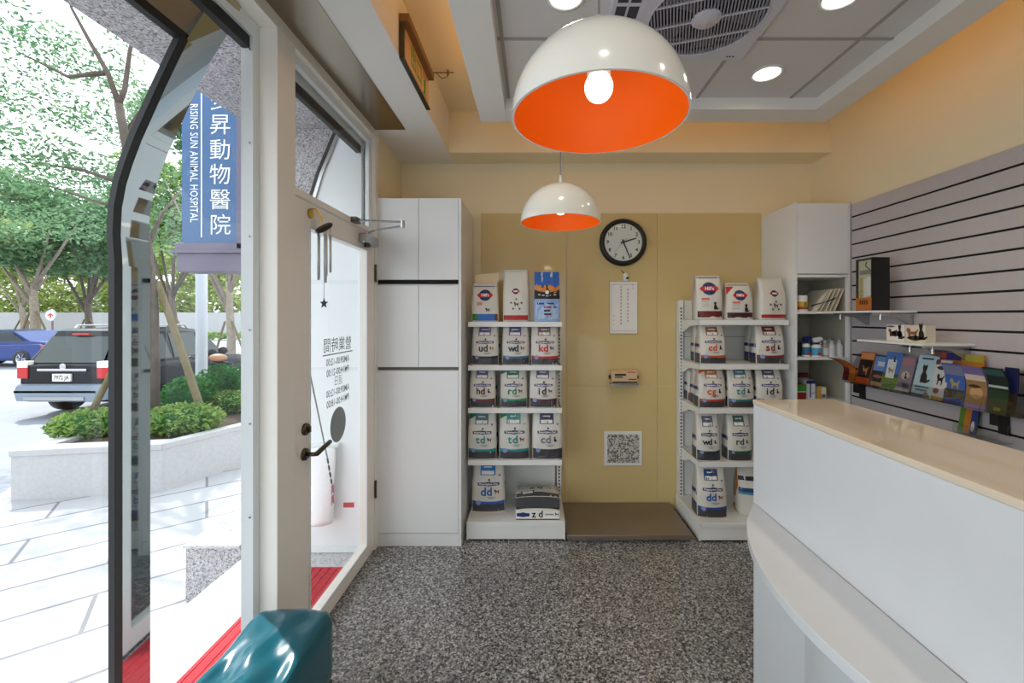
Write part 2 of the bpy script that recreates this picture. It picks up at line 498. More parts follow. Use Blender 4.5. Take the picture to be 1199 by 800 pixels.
mb = MB()
put_text(mb, '營業時間', .078, doorglass(2.17, 1.303), GREENT)
mb.box(-1.0136, -1.0132, 2.01, 2.34, 1.258, 1.264, LEDGR)
for s_, z in (('AM09:00-12:00', 1.222), ('PM14:00-21:00', 1.168), ('週日', 1.118), ('AM09:00-12:00', 1.066), ('PM14:00-18:00', 1.014)):
    put_text(mb, s_, .05 if s_ != '週日' else .056, doorglass(2.17, z), LEDGR, .0008 if s_ != '週日' else 0.0, sx=.82)
tag(mb.build('opening_hours_lettering', dr), 'green and grey opening hours lettering on the glass', kind='structure')
n = 40
mb = MB().add([(-1.0137, 2.17 + .086 * cos(2 * pi * k / n), .892 + .09 * sin(2 * pi * k / n)) for k in range(n)], [tuple(range(n))], LEDGR)
tag(mb.build('round_sticker', dr), 'grey round sticker', kind='structure')

# door closer on the door head
tc_ = thing('door_closer', (-.98, 2.42, 1.90), 'grey metal door closer with folded arm at the top of the glass door', 'door closer')
mb = MB().box(-.988, -.945, 2.36, 2.56, 1.872, 1.925, STEEL); mb.build('body', tc_, bevel=.006)
mb = MB().lathe([(0, .02), (.016, .02), (.018, 0)], (-.966, 2.43, 1.855), BRONZE, 16); mb.build('adjuster', tc_)
mb = MB().tube([(-.966, 2.45, 1.925), (-.966, 2.45, 1.945), (-.93, 2.44, 1.955), (-.73, 2.33, 1.955)], .006, STEEL, 8)
mb.tube([(-.73, 2.33, 1.945), (-.73, 2.33, 1.985)], .012, STEEL, 12)
mb.tube([(-.73, 2.33, 1.978), (-.97, 2.28, 1.975)], .006, STEEL, 8).box(-.985, -.955, 2.25, 2.31, 1.962, 1.99, BRONZE)
mb.build('folded_arm', tc_)

# wind chime on the door
wc = thing('wind_chime', (-.95, 1.88, 1.86), 'wind chime with black disc and steel tubes hung on the door frame', 'wind chime')
CHIME = mat('pale_aluminium_tube', 'cfd2d2', .3, metal=.3)
GOLD = mat('gold_charm', 'c9a23c', .3, metal=1)
mb = MB().tube([(-.985, 1.85, 1.925), (-.97, 1.86, 1.93), (-.955, 1.87, 1.90), (-.95, 1.875, 1.875)], .004, GOLD, 8)
mb.lathe([(0, .004), (.022, .004), (.022, 0), (0, 0)], (-.986, 1.845, 1.905), GOLD, 20, 'x'); mb.build('hook', wc)
mb = MB().lathe([(0, .008), (.038, .006), (.042, 0), (.038, -.006), (0, -.006)], (0, 0, 0), BLACK, 28)
mb.map(lambda v: Vector((-.945, 1.885, 1.85)) + Matrix.Rotation(radians(38), 3, 'X') @ Matrix.Rotation(radians(-18), 3, 'Y') @ v); mb.build('disc', wc, smooth=True)
for k in range(5):
    a = 2 * pi * k / 5 + .4
    x, y = -.945 + .026 * cos(a), 1.885 + .026 * sin(a); l = .17 + .012 * k
    mb = MB().tube([(x, y, 1.82), (x, y, 1.82 - l)], .0055, CHIME, 8).tube([(x, y, 1.85), (x, y, 1.83)], .001, BLACK, 4)
    mb.build('tube', wc, smooth=True)
mb = MB().tube([(-.945, 1.885, 1.85), (-.945, 1.885, 1.53)], .001, BLACK, 4)
pts = [(.024 if k % 2 == 0 else .010, pi / 2 + k * pi / 5) for k in range(10)]
mb.prism([(r * cos(a), r * sin(a)) for r, a in pts], lambda u, v, w: (-.945 + u * .95, 1.885 + w - u * .3, 1.51 + v), -.002, .002, BLACK)
mb.build('star_pendant', wc)
# thin wand leaning on the outside of the glass
tw = thing('teaser_wand', (-1.05, 2.17, .5), 'thin grey wand with dashed tip and pink ribbon behind the door glass', 'wand')
a, b_ = Vector((-1.045, 1.905, 1.318)), Vector((-1.06, 2.15, .72))
mb = MB().tube([a, b_], .0035, LEDGR, 8); mb.build('rod', tw)
c_ = Vector((-1.06, 2.20, .56)); mb = MB()
for k in range(4):
    mb.tube([b_.lerp(c_, k / 4), b_.lerp(c_, k / 4 + .15)], .0045, BLACK, 8)
mb.tube([b_, c_], .002, LEDGR, 6); mb.build('dashed_tip', tw)
mb = MB()
for k in range(2):
    z = .565 - .055 * k
    mb.prism([(-.012, 0), (.012, 0), (.018, -.05), (0, -.035), (-.012, -.05)], lambda u, v, w: (-1.06 + w, 2.20 + u, z + v), 0, .003, C_('f27d96'))
mb.build('ribbon', tw)

# ------------------------------------------------------------------ exterior of the building
struct(MB().box(-1.754, -1.03, YN, 2.62, -.30, -.004, GRANITEL).build('landing_outside'))
struct(MB().box(-1.754, -1.10, YN, 5.0, 2.63, 3.6, GRANITE).build('beam_outside'))
mb = MB().box(-1.754, -1.06, 2.615, 3.2, -.30, 2.63, GRANITE)
for z0, z1 in ((-.3, .44), (.50, .60), (.66, .78)): mb.box(-1.79, -1.52, 2.60, 3.25, z0, z1, GRANITE)
struct(mb.build('pillar_outside', bevel=.006))
# side of the next bay window: white, with a bent dark edge
P2 = [(-1.06, 0), (-1.06, 2.62), (-1.20, 2.62), (-1.235, 2.56), (-1.33, 2.33), (-1.40, 2.10), (-1.435, 1.95), (-1.44, 1.8), (-1.44, 0)]
bay = struct(MB().prism(P2, lambda u, v, w: (u, w, v), 2.57, 2.612, FRAMEW).build('wall_bay'))
mb = MB(); ribbon(mb, P2[:1:-1], 2.555, 2.615, .018, RUBBER); struct(mb.build('seal', bay))
mb = MB(); ribbon(mb, [(u + .02, v) for u, v in P2[:1:-1]], 2.558, 2.57, .02, STEEL); struct(mb.build('steel_edge', bay))
mb = MB().box(-2.14, -1.80, 2.57, 3.10, -.30, .03, GRANITE); mb.box(-2.15, -1.80, 2.56, 3.1, .03, .05, GRANITEL)
struct(mb.build('step_outside', bevel=.004))
mb = MB().box(-1.41, -1.05, 1.62, 2.41, -.004, .008, REDMAT)
for k in range(8): mb.box(-1.405 + k * .044, -1.39 + k * .044, 1.625, 2.405, .008, .011, REDMAT)
tag(mb.build('door_mat'), 'red ribbed entry mat on the landing outside the glass door', 'door mat')
# bag dispenser and sticker on the white wall outside
wbg = thing('waste_bag_holder', (-1.28, 2.59, .2), 'white plastic bag hanging on the white wall behind the door glass', 'plastic bag')
POLY = mat('white_translucent_bag', 'f1f1f3', .4, bump=.4, bscale=30)
mb = MB(); NX, NZ = 10, 16; vs = []
for j in range(NZ + 1):
    t = j / NZ
    for i in range(2 * NX):
        a = 2 * pi * i / (2 * NX)
        w = .082 + .02 * sin(t * pi * .5) * (1 - t) + .004 * sin(9 * t + i); dep = .012 + .035 * (1 - t) ** 1.3
        vs.append((-1.275 + w * cos(a) * (1 - .0 * t) - .02 * (1 - t), 2.515 + dep * sin(a), .21 + .45 * t))
fs = [(j * 2 * NX + i, j * 2 * NX + (i + 1) % (2 * NX), (j + 1) * 2 * NX + (i + 1) % (2 * NX), (j + 1) * 2 * NX + i) for j in range(NZ) for i in range(2 * NX)]
fs.append(tuple(range(2 * NX))[::-1]); fs.append(tuple(NZ * 2 * NX + i for i in range(2 * NX)))
mb.add(vs, fs, POLY); mb.build('bag', wbg, smooth=True)
mb = MB().box(-1.36, -1.19, 2.54, 2.568, .655, .675, WHITE); mb.build('hanger_bar', wbg)
tag(MB().box(-1.168, -1.102, 2.566, 2.57, .28, .31, C_('c23040')).box(-1.175, -1.095, 2.568, 2.57, .262, .315, WHITE).build('red_label'), 'small red label on the white wall beside the hanging bag', 'label')

# projecting shop sign
sg = thing('shop_sign', (-2.13, 2.85, 1.75), 'blue vertical shop sign with white characters projecting from the granite pillar', 'shop sign')
SY = 2.80
SIGNB = mat('sign_blue_face', '34608f', .35, var=.03, scale=3); SIGNF = mat('sign_mauve_frame', '6c6478', .5); SIGNW = mat('sign_white_letters', 'f4f6fa', .5)
mb = MB().box(ax(213, SY), ax(279, SY), SY, SY + .16, az(286, SY), 3.5, SIGNB)
sx_ = lambda px: ax(px, SY)


def onsign(px, py): return lambda u, v: (sx_(px) + u, SY - .002, az(py, SY) + v)


def onsign90(px, py): return lambda u, v: (sx_(px) + v, SY - .002, az(py, SY) - u)


for ch, py in (('多', 119), ('昇', 147.5), ('動', 177), ('物', 206), ('醫', 235.5), ('院', 265)):
    put_text(mb, ch, .148, onsign(258, py), SIGNW)
mb.box(sx_(235.4), sx_(236.8), SY - .002, SY, az(278, SY), az(90, SY), SIGNW)
put_text(mb, 'RISING SUN ANIMAL HOSPITAL', .074, onsign90(227, 191), SIGNW, .0003, 1.08, .715)
mb.build('face_panel', sg)
mb = MB().box(sx_(279), sx_(286), SY - .02, SY + .18, az(292, SY), 3.5, SIGNF).box(sx_(208), sx_(286), SY - .02, SY + .18, az(294, SY), az(285, SY), SIGNF)
mb.box(sx_(203), sx_(287), SY - .03, SY + .19, az(297, SY), az(293.5, SY), SIGNF); mb.build('frame', sg, bevel=.003)
mb = MB().box(sx_(208), sx_(291), SY - .01, SY + .17, az(318, SY), az(297, SY), SIGNF); mb.build('base_box', sg, bevel=.003)
MB().box(sx_(286), -1.754, SY + .04, SY + .1, 2.2, 2.26, SIGNF).build('wall_bracket', sg)
MB().box(sx_(288), -1.754, SY + .04, SY + .1, az(315, SY), az(300, SY), SIGNF).build('wall_bracket', sg)

# ------------------------------------------------------------------ street
ZP, ZR = -.30, -.45
struct(MB().prism([(-1.754, YN), (-1.754, 5), (-1.8, 30), (-7.5, 30), (-7.2, 7.2), (-6.6, 5.8), (-5.3, 4.2), (-4.6, 2.5), (-4.4, YN)], lambda u, v, w: (u, v, w), ZR - .1, ZP, PAVE).build('pavement'))
struct(MB().box(-90, 12.0, YN - 16, 120, ZR - .12, ZR, ROAD).build('road'))
# planter
PB = [(-4.96, 3.97), (-3.71, 4.18), (-3.41, 4.985), (-2.95, 6.45), (-5.2, 6.2)]


def inset(poly, k):
    cx = sum(p[0] for p in poly) / len(poly); cy = sum(p[1] for p in poly) / len(poly)
    return [(cx + (x - cx) * k, cy + (y - cy) * k) for x, y in poly]


pl = thing('planter', (-4.1, 5.1, ZP), 'low pale stone planter wall on the pavement beyond the glass', 'planter')
mb = MB(); n = 5; PI_ = inset(PB, .84)
for i in range(n):
    a, c, d, e = PB[i], PB[(i + 1) % n], PI_[(i + 1) % n], PI_[i]
    mb.add([(p[0], p[1], z) for z in (ZP, .12) for p in (a, c, d, e)], [(0, 1, 5, 4), (1, 2, 6, 5), (2, 3, 7, 6), (3, 0, 4, 7), (4, 5, 6, 7)], PLANTW)
mb.build('wall_body', pl)
mb = MB(); PO = inset(PB, 1.012); PI2 = inset(PB, .82)
for i in range(n):
    a, c, d, e = PO[i], PO[(i + 1) % n], PI2[(i + 1) % n], PI2[i]
    mb.add([(p[0], p[1], z) for z in (.12, .18) for p in (a, c, d, e)], [(3, 2, 1, 0), (0, 1, 5, 4), (1, 2, 6, 5), (2, 3, 7, 6), (3, 0, 4, 7), (4, 5, 6, 7)], PLANTW)
mb.build('coping', pl, bevel=.006)
MB().prism(PI_, lambda u, v, w: (u, v, w), -.1, .14, SOIL).build('soil', pl)


def leaves(mb, c, rad, count, size, m, shell=.0, rnd=random):
    vs, fs = [], []
    for _ in range(count):
        while True:
            p = Vector((rnd.uniform(-1, 1), rnd.uniform(-1, 1), rnd.uniform(-1, 1)))
            if shell < p.length < 1: break
        p = Vector((c[0] + p.x * rad[0], c[1] + p.y * rad[1], c[2] + p.z * rad[2]))
        s = size * rnd.uniform(.6, 1.3)
        u = Vector((rnd.gauss(0, 1), rnd.gauss(0, 1), rnd.gauss(0, .6))).normalized()
        w = u.cross(Vector((rnd.gauss(0, 1), rnd.gauss(0, 1), rnd.gauss(0, 1)))).normalized()
        k = len(vs)
        vs += [p - u * s, p - w * s * .42, p + u * s, p + w * s * .42]; fs.append((k, k + 1, k + 2, k + 3))
    mb.add(vs, fs, m)


def shrub(px, d, w, dep, z0, z1, m, label, group, count, size, name='shrub'):
    x = ax(px, d)
    o = thing(name, (x, d, z0), label, 'shrub', group)
    mb = MB()
    h = z1 - z0
    mb.ball((x, d, z0 + h * .42), 1, LEAFC, 16, (w * .36, dep * .36, h * .42)); mb.build('branch_core', o, smooth=True)
    mb = MB(); leaves(mb, (x, d, z0 + h * .5), (w / 2, dep / 2, h / 2), count, size, m, .72)
    tag(mb.build('foliage', o), kind='stuff')
    return o


shrub(106, 4.65, .78, .62, .10, .43, LEAFB, 'low bright green shrub at the left end of the planter beside the black seal', 'shrubs in the planter', 1500, .03)
shrub(214, 4.75, .86, .62, .10, .47, LEAFB, 'low bright green shrub spreading over the planter in front of the round bushes', 'shrubs in the planter', 1700, .03)
shrub(266, 5.75, .72, .5, .10, .44, LEAFB, 'low pale green shrub beside the granite pillar edge of the planter', 'shrubs in the planter', 1200, .03)
shrub(222, 5.55, .66, .6, .10, .68, LEAFC, 'clipped round dark green bush behind the slanted wooden stake', 'round clipped bushes', 1800, .026, 'round_bush')
shrub(257, 6.0, .62, .55, .10, .78, LEAFC, 'clipped round dark green bush at the foot of the pale pole', 'round clipped bushes', 1700, .026, 'round_bush')
shrub(288, 6.1, .5, .55, .10, .80, LEAFC, 'clipped round dark green bush half hidden by the granite pillar', 'round clipped bushes', 1300, .026, 'round_bush')
tag(MB().tube([at(236, 440, 6.4) - Vector((0, 0, .55)), at(236, 200, 6.4)], .075, POLEG, 16).build('lamp_post', smooth=True), 'pale grey round pole rising behind the shop sign', 'pole')
tag(MB().tube([at(236, 482, 4.95), at(209, 400, 4.95), at(184, 330, 4.95)], [.042, .04, .036], WOODST, 10).build('tree_stake'), 'slanted wooden stake in front of the round bush by the shop sign', 'stake', 'wooden stakes propping the planter tree')
tag(MB().tube([at(97, 503, 4.7), at(125, 448, 4.7), at(150, 395, 4.7)], [.034, .032, .03], WOODST, 10).build('tree_stake'), 'slanted wooden stake in front of the black car', 'stake', 'wooden stakes propping the planter tree')


def tree(name, pts, r0, r1, branches, crowns, m, bark, label, group, size, d):
    o = thing(name, pts[0], label, 'tree', group)
    mb = MB(); n = len(pts)
    mb.tube(pts, [r0 + (r1 - r0) * i / (n - 1) for i in range(n)], bark, 10); mb.build('trunk', o, smooth=True)
    for br in branches:
        mb = MB(); k = len(br); mb.tube(br, [r1 * .8 * (1 - .75 * i / (k - 1)) for i in range(k)], bark, 7); mb.build('branch', o, smooth=True)
    mb = MB()
    for (c, rad, cnt) in crowns: leaves(mb, c, rad, cnt, size, m)
    tag(mb.build('foliage', o), kind='stuff')
    return o


d = 4.9
P_ = lambda x, y, dd=0: at(x, y, d + dd)
crn = []
rr = random.Random(3)
for (x, y, dd, a, h, c) in ((30, 60, .4, .55, .28, 260), (60, 120, .8, .6, .25, 330), (20, 165, .3, .6, .22, 280), (100, 70, .6, .5, .25, 260), (165, 45, .5, .4, .25, 200), (120, 150, 1.2, .5, .2, 240),
                            (60, 210, 1.0, .7, .25, 420), (155, 115, 1.5, .45, .25, 240), (0, 20, .2, .5, .3, 200), (20, 260, 1.6, .7, .3, 420), (90, 260, 1.4, .7, .3, 460), (-40, 120, 0, .6, .5, 300),
                            (200, 270, 1.2, .4, .4, 420), (185, 220, 1, .3, .4, 260), (110, 200, .9, .5, .22, 300)):
    crn.append((P_(x, y, dd), (a, .7, h), int(c * 1.7)))
tree('street_tree', [P_(180, 505), P_(180, 430), P_(179, 360), P_(172, 290), P_(158, 220), P_(146, 160), P_(139, 122)], .062, .04,
     [[P_(139, 122), P_(126, 85), P_(103, 45), P_(84, 10), P_(70, -40)], [P_(139, 122), P_(146, 105), P_(152, 60), P_(165, 10), P_(170, -40)], [P_(146, 160), P_(165, 130, .3), P_(190, 110, .5), P_(210, 80, .6)],
      [P_(172, 290), P_(190, 250, .5), P_(210, 225, .8)], [P_(158, 220), P_(100, 200, .6), P_(40, 190, .8)], [P_(126, 85), P_(80, 90, .3), P_(20, 60, .4)], [P_(165, 250), P_(110, 235, .8), P_(20, 205, 1.2)]],
     crn, LEAFA, BARKD, 'slim dark street tree rising from the planter, behind the bent post', 'street trees', .036, d)


def far_tree(px, Y, rt, ytop, ycr, wpx, m, bark, label, fork=True, count=2200, size=.16, stakes=True):
    gz = ZR
    base = Vector((ax(px, Y), Y, gz)); top = Vector((ax(px + rr.uniform(-4, 4), Y), Y, az(ycr, Y)))
    pts = [base, base.lerp(top, .35) + Vector((rt * .3, 0, 0)), base.lerp(top, .7), top]
    brs = []
    for k in range(6):
        a = -1.0 + 2.0 * k / 5; L = wpx * .42 * Y / F
        st = base.lerp(top, .62 + .06 * k)
        e = st + Vector((a * L, rr.uniform(-1, 1) * .3 * L, (az(ytop, Y) - st.z) * rr.uniform(.35, .6)))
        brs.append([st, st.lerp(e, .5) + Vector((0, 0, -.05 * L)), e])
    w = wpx * Y / F / 2; h = (az(ytop, Y) - az(ycr, Y)) / 2; zc = (az(ytop, Y) + az(ycr, Y)) / 2
    crs = []
    for k in range(11):
        a = rr.uniform(0, 2 * pi); q = rr.uniform(.2, .75)
        crs.append(((top.x + w * q * cos(a), Y + w * .5 * rr.uniform(-1, 1), zc + h * q * sin(a)), (w * .42, w * .4, h * .26), count // 11))
    o = tree('street_tree', pts, rt, rt * .6, brs, crs, m, bark, label, 'street trees', size, Y)
    if stakes:
        for sgn in (-1, 1):
            mb = MB().tube([base + Vector((sgn * rt * 4.5, 0, 0)), base + Vector((sgn * rt * .8, -.1, (top.z - gz) * .55))], rt * .22, WOODST, 6); mb.build('stake', o)
    return o


far_tree(41, 26, .26, 175, 330, 150, LEAFA, BARK, 'grey-barked tree across the road behind the round traffic sign', count=6500, size=.2)
far_tree(104, 29, .24, 190, 350, 120, LEAFA, BARKD, 'dark-trunked tree across the road near the black seal, propped by stakes', count=5200, size=.2)
far_tree(29, 40, .3, 255, 355, 110, LEAFY, BARK, 'small brown-trunked tree far across the road, left of the grey-barked tree', count=3200, size=.26)
far_tree(270, 15, .16, 80, 330, 170, LEAFA, BARK, 'tree with pale trunk right of the pole, near the granite pillar', count=6500, size=.13)
far_tree(205, 22, .2, 140, 340, 130, LEAFB, BARKD, 'leafy tree across the road, seen left of the shop sign', count=5200, size=.17)
for i, (px, Y, yt, w, lb) in enumerate(((-30, 48, 190, 190, 'wide yellow-green tree far off at the left edge of the window'), (70, 52, 235, 170, 'pale yellow-green tree far behind the traffic sign'), (150, 55, 240, 150, 'pale tree far off behind the bent post'),
                                        (225, 50, 225, 150, 'pale yellow-green tree far off below the shop sign'), (300, 56, 220, 160, 'pale tree far off behind the granite pillar'))):
    far_tree(px, Y, .3, yt, 352, w, LEAFY, BARK, lb, count=5200, size=.40, stakes=False)
hd = MB()
x0, x1 = ax(-60, 34), ax(330, 34)
leaves(hd, ((x0 + x1) / 2, 34, ZR + .35), ((x1 - x0) / 2, .7, .35), 2600, .2, LEAFB)
hd2 = MB(); xa, xb = ax(-90, 47), ax(345, 47)
leaves(hd2, ((xa + xb) / 2, 47, 2.6), ((xb - xa) / 2, 1.6, 2.9), 9000, .34, LEAFY)
tag(hd2.build('thicket'), 'yellow-green thicket beyond the pale far wall', 'thicket', kind='stuff')
tag(hd.build('hedge'), 'low hedge strip running along the far side of the road', 'hedge', kind='stuff')
struct(MB().box(ax(-80, 44), ax(400, 44), 44, 44.4, ZR, 1.9, PLANTW).build('wall_far'))
ts = thing('traffic_sign', (ax(60, 19), 19, ZR), 'round white traffic sign with red arrow on a thin pole across the road', 'traffic sign')
MB().tube([(ax(60, 19), 19.05, ZR), (ax(60, 19), 19.05, az(362, 19))], .035, C_('7d5a5a'), 8).build('pole', ts)
n = 28; c = at(60, 369.5, 19)
mb = MB().lathe([(0, .03), (.26, .03), (.27, 0), (0, 0)], (c.x, 19, c.z), C_('aeb2ba'), n, 'y').lathe([(0, .034), (.225, .034)], (c.x, 19, c.z), PAPER, n, 'y')
mb.prism([(-.16, -.02), (0, .12), (.16, -.02), (.10, -.04), (.035, .02), (.035, -.12), (-.035, -.12), (-.035, .02), (-.10, -.04)], lambda u, v, w: (c.x + u, 18.962 + w, c.z + v), 0, .003, C_('cc2a28'))
mb.build('disc', ts)


# ------------------------------------------------------------------ cars
def wheel(parent, x, y, r, w, axis='x'):
    mb = MB().lathe([(r * .62, -w / 2), (r * .9, -w / 2), (r, -w * .32), (r, w * .32), (r * .9, w / 2), (r * .62, w / 2)], (x, y, ZR + r), RUBBER, 28, axis)
    o = mb.build('wheel', parent, smooth=True)
    for s in (-1, 1):
        mb = MB()
        h = s * w * .42
        pr = [(r * .62, h), (r * .55, h * .9), (r * .5, h * .7), (0, h * .75)]
        mb.lathe(pr, (x, y, ZR + r), STEEL, 28, axis)
        for k in range(6):
            a = 2 * pi * k / 6
            p0 = (r * .12 * cos(a), r * .12 * sin(a)); p1 = (r * .55 * cos(a), r * .55 * sin(a))
            f = (lambda p, q: (x + q, y + p[0], ZR + r + p[1])) if axis == 'x' else (lambda p, q: (x + p[0], y + q, ZR + r + p[1]))
            mb.tube([f(p0, h), f(p1, h)], r * .06, STEEL, 6)
        mb.build('rim', o)


def loft(mb, secs, m):
    """secs: rings of equal length"""
    n = len(secs[0]); vs = [p for s in secs for p in s]
    fs = [(i * n + k, i * n + (k + 1) % n, (i + 1) * n + (k + 1) % n, (i + 1) * n + k) for i in range(len(secs) - 1) for k in range(n)]
    fs += [tuple(range(n))[::-1], tuple((len(secs) - 1) * n + k for k in range(n))]
    mb.add(vs, fs, m)


def sect(xc, hw, z0, z1, y, tuck=.06, crown=.03):
    return [(xc - hw + tuck, y, z0), (xc + hw - tuck, y, z0), (xc + hw, y, z0 + .18), (xc + hw, y, z1 - .12), (xc + hw - .05, y, z1), (xc, y, z1 + crown), (xc - hw + .05, y, z1), (xc - hw, y, z1 - .12), (xc - hw, y, z0 + .18)]


sv = thing('parked_suv', (-8.8, 9.8, ZR), 'black estate car with grey bumper parked tail-on beyond the planter', 'car')
xc, hw, y0 = -8.83, .84, 7.85
mb = MB()
loft(mb, [sect(xc, hw * .96, ZR + .32, ZR + .98, y0), sect(xc, hw, ZR + .28, ZR + .98, y0 + .12), sect(xc, hw, ZR + .26, ZR + .96, y0 + 1.4), sect(xc, hw, ZR + .26, ZR + .95, y0 + 2.9), sect(xc, hw * .98, ZR + .28, ZR + .90, y0 + 3.5), sect(xc, hw * .9, ZR + .32, ZR + .78, y0 + 4.35)], CARK)


def gh(y, hwb, hwt, zb, zt): return [(xc - hwb, y, zb), (xc + hwb, y, zb), (xc + hwt, y, zt - .08), (xc + hwt * .9, y, zt), (xc - hwt * .9, y, zt), (xc - hwt, y, zt - .08)]


def ghs(yb, yt, hwb, hwt, zb, zt): return [(xc - hwb, yb, zb), (xc + hwb, yb, zb), (xc + hwt, yt, zt - .08), (xc + hwt * .9, yt, zt), (xc - hwt * .9, yt, zt), (xc - hwt, yt, zt - .08)]


loft(mb, [ghs(y0 + .05, y0 + .42, hw * .95, hw * .78, ZR + .95, ZR + 1.62), ghs(y0 + .3, y0 + .6, hw * .96, hw * .80, ZR + .95, ZR + 1.66), ghs(y0 + 1.8, y0 + 1.8, hw * .96, hw * .8, ZR + .95, ZR + 1.67), ghs(y0 + 3.1, y0 + 2.35, hw * .94, hw * .76, ZR + .93, ZR + 1.6)], CARK)
mb.build('body', sv, bevel=.02)


def rearp(u, t):    # point on the sloping tail gate; t 0..1 up the glass
    w = hw * (.95 - .17 * t) * u
    return (xc + w, y0 + .05 + .37 * t - .018, ZR + .95 + .67 * t)


mb = MB(); mb.quad(rearp(-.86, .12), rearp(.86, .12), rearp(.88, .84), rearp(-.88, .84), CARGL); mb.build('rear_window', sv)
mb = MB().box(xc - .16, xc + .16, y0 + .30, y0 + .36, ZR + 1.545, ZR + 1.575, RED); mb.build('brake_light', sv)
for s in (-1, 1):
    mb = MB()
    for (a, c_, e, f) in ((.62, 1.42, .55, 1.32), (1.5, 2.2, 1.46, 2.15), (2.28, 2.92, 2.22, 2.42)):
        xb, xt = xc + s * (hw * .955 + .012), xc + s * (hw * .815 + .012)
        mb.quad((xb, y0 + a, ZR + 1.0), (xb, y0 + c_, ZR + 1.0), (xt, y0 + f, ZR + 1.53), (xt, y0 + e, ZR + 1.53), CARGL)
    mb.build('side_window', sv)
    mb = MB().tube([(xc + s * .60, y0 + .75, ZR + 1.66), (xc + s * .60, y0 + .8, ZR + 1.72), (xc + s * .60, y0 + 2.0, ZR + 1.72), (xc + s * .58, y0 + 2.1, ZR + 1.64)], .018, STEEL, 8); mb.build('roof_rail', sv)
    mb = MB().box(xc + s * (hw - .19), xc + s * (hw + .005), y0 - .02, y0 + .12, ZR + .74, ZR + 1.0, RED).box(xc + s * (hw - .19), xc + s * (hw + .006), y0 - .022, y0 + .12, ZR + .94, ZR + 1.06, PAPER); mb.build('tail_light', sv, bevel=.01)
    mb = MB().ball((xc + s * (hw + .12), y0 + 2.75, ZR + 1.05), .12, CARK, 12, (1, .6, .75)); mb.build('wing_mirror', sv, smooth=True)
mb = MB()
loft(mb, [sect(xc, hw * .9, ZR + .34, ZR + .62, y0 - .14, .05, 0), sect(xc, hw * 1.02, ZR + .34, ZR + .64, y0 - .02, .05, 0), sect(xc, hw * 1.03, ZR + .34, ZR + .62, y0 + .3, .05, 0)], CARG)
mb.box(xc - .55, xc + .55, y0 - .16, y0 - .1, ZR + .36, ZR + .42, STEEL); mb.build('rear_bumper', sv, bevel=.02)
mb = MB().box(xc - .46, xc + .46, y0 - .03, y0, ZR + .88, ZR + .925, CHROME); mb.build('chrome_bar', sv, bevel=.006)
mb = MB().box(xc - .17, xc + .17, y0 - .03, y0, ZR + .69, ZR + .83, PAPER)
put_text(mb, '7972 JA', .11, lambda u, v: (xc + u, y0 - .032, ZR + .76 + v), BLACK, .002, sx=.8); mb.build('number_plate', sv)
mb = MB().lathe([(0, .01), (.06, .008), (.06, 0)], (xc, y0 - .001, ZR + .965), CHROME, 20, 'y'); mb.build('badge', sv)
for (x, y) in ((-1, .75), (1, .75), (-1, 3.4), (1, 3.4)): wheel(sv, xc + x * (hw - .12), y0 + y, .33, .24)

sd = thing('passing_sedan', (-21, 16, ZR), 'blue saloon car on the far lane at the left edge', 'car')
# side view: the car points to -X, tail at the right
yS, xT = 15.6, ax(55, 15.6)
prof = [(0, .42), (.02, .80), (-.12, .92), (-.75, .98), (-1.35, 1.36), (-2.2, 1.42), (-2.9, 1.30), (-3.5, .95), (-4.3, .85), (-4.6, .68), (-4.62, .35), (-4.0, .24), (-.3, .24)]
mb = MB(); k = len(prof)
for s_, ins in ((0, .12), (1, 0)): pass
ring = lambda yy, sc: [(xT + u * 1.0 + (0), yy, ZR + (v if v < .95 else .95 + (v - .95) * sc)) for u, v in prof]
loft(mb, [ring(yS - .02, .0) if False else [(p[0], p[1], p[2]) for p in ring(yS + .12, .96)], ring(yS, .9) if False else ring(yS + .1, .98), ring(yS + 1.5, .98), ring(yS + 1.6, .94)], CARB)
mb2 = MB()
mb.build('body', sd, bevel=.05)
mb = MB().prism([(-.02, .42), (.0, .78), (-.3, .88), (-4.3, .80), (-4.58, .62), (-4.58, .38), (-.2, .27)], lambda u, v, w: (xT + u, w, ZR + v), yS, yS + .12, CARB); mb.build('door_side', sd, bevel=.03)
mb = MB().prism([(-.95, 1.0), (-1.42, 1.30), (-2.2, 1.36), (-2.2, .97)], lambda u, v, w: (xT + u, w, ZR + v), yS + .085, yS + .1, CARGL).prism([(-2.28, .97), (-2.28, 1.36), (-2.85, 1.25), (-3.3, .97)], lambda u, v, w: (xT + u, w, ZR + v), yS + .085, yS + .1, CARGL)
mb.build('side_window', sd)
mb = MB().box(xT - .22, xT + .03, yS - .015, yS + .3, ZR + .68, ZR + .84, RED); mb.build('tail_light', sd, bevel=.01)
for (x, y) in ((-.95, .1), (-3.7, .1), (-.95, 1.5), (-3.7, 1.5)): wheel(sd, xT + x, yS + y - .02, .33, .24, 'y')
mbk = thing('parked_motorbike', (ax(252, 9.0), 9.0, ZR), 'dark parked motorbike with brown saddle showing above the round bushes', 'motorbike')
X0 = ax(252, 9.0)
mb = MB().ball((X0 + .06, 9, ZR + 1.02), .17, C_('9a6a4c'), 14, (1.1, .7, .5)); mb.build('saddle', mbk, smooth=True)
mb = MB().tube([(X0 + .35, 9, ZR + .85), (X0, 9, ZR + .9), (X0 - .2, 9, ZR + .75), (X0 - .2, 9, ZR + .4), (X0 + .35, 9, ZR + .4)], .07, CARK, 10); mb.build('frame', mbk, smooth=True)
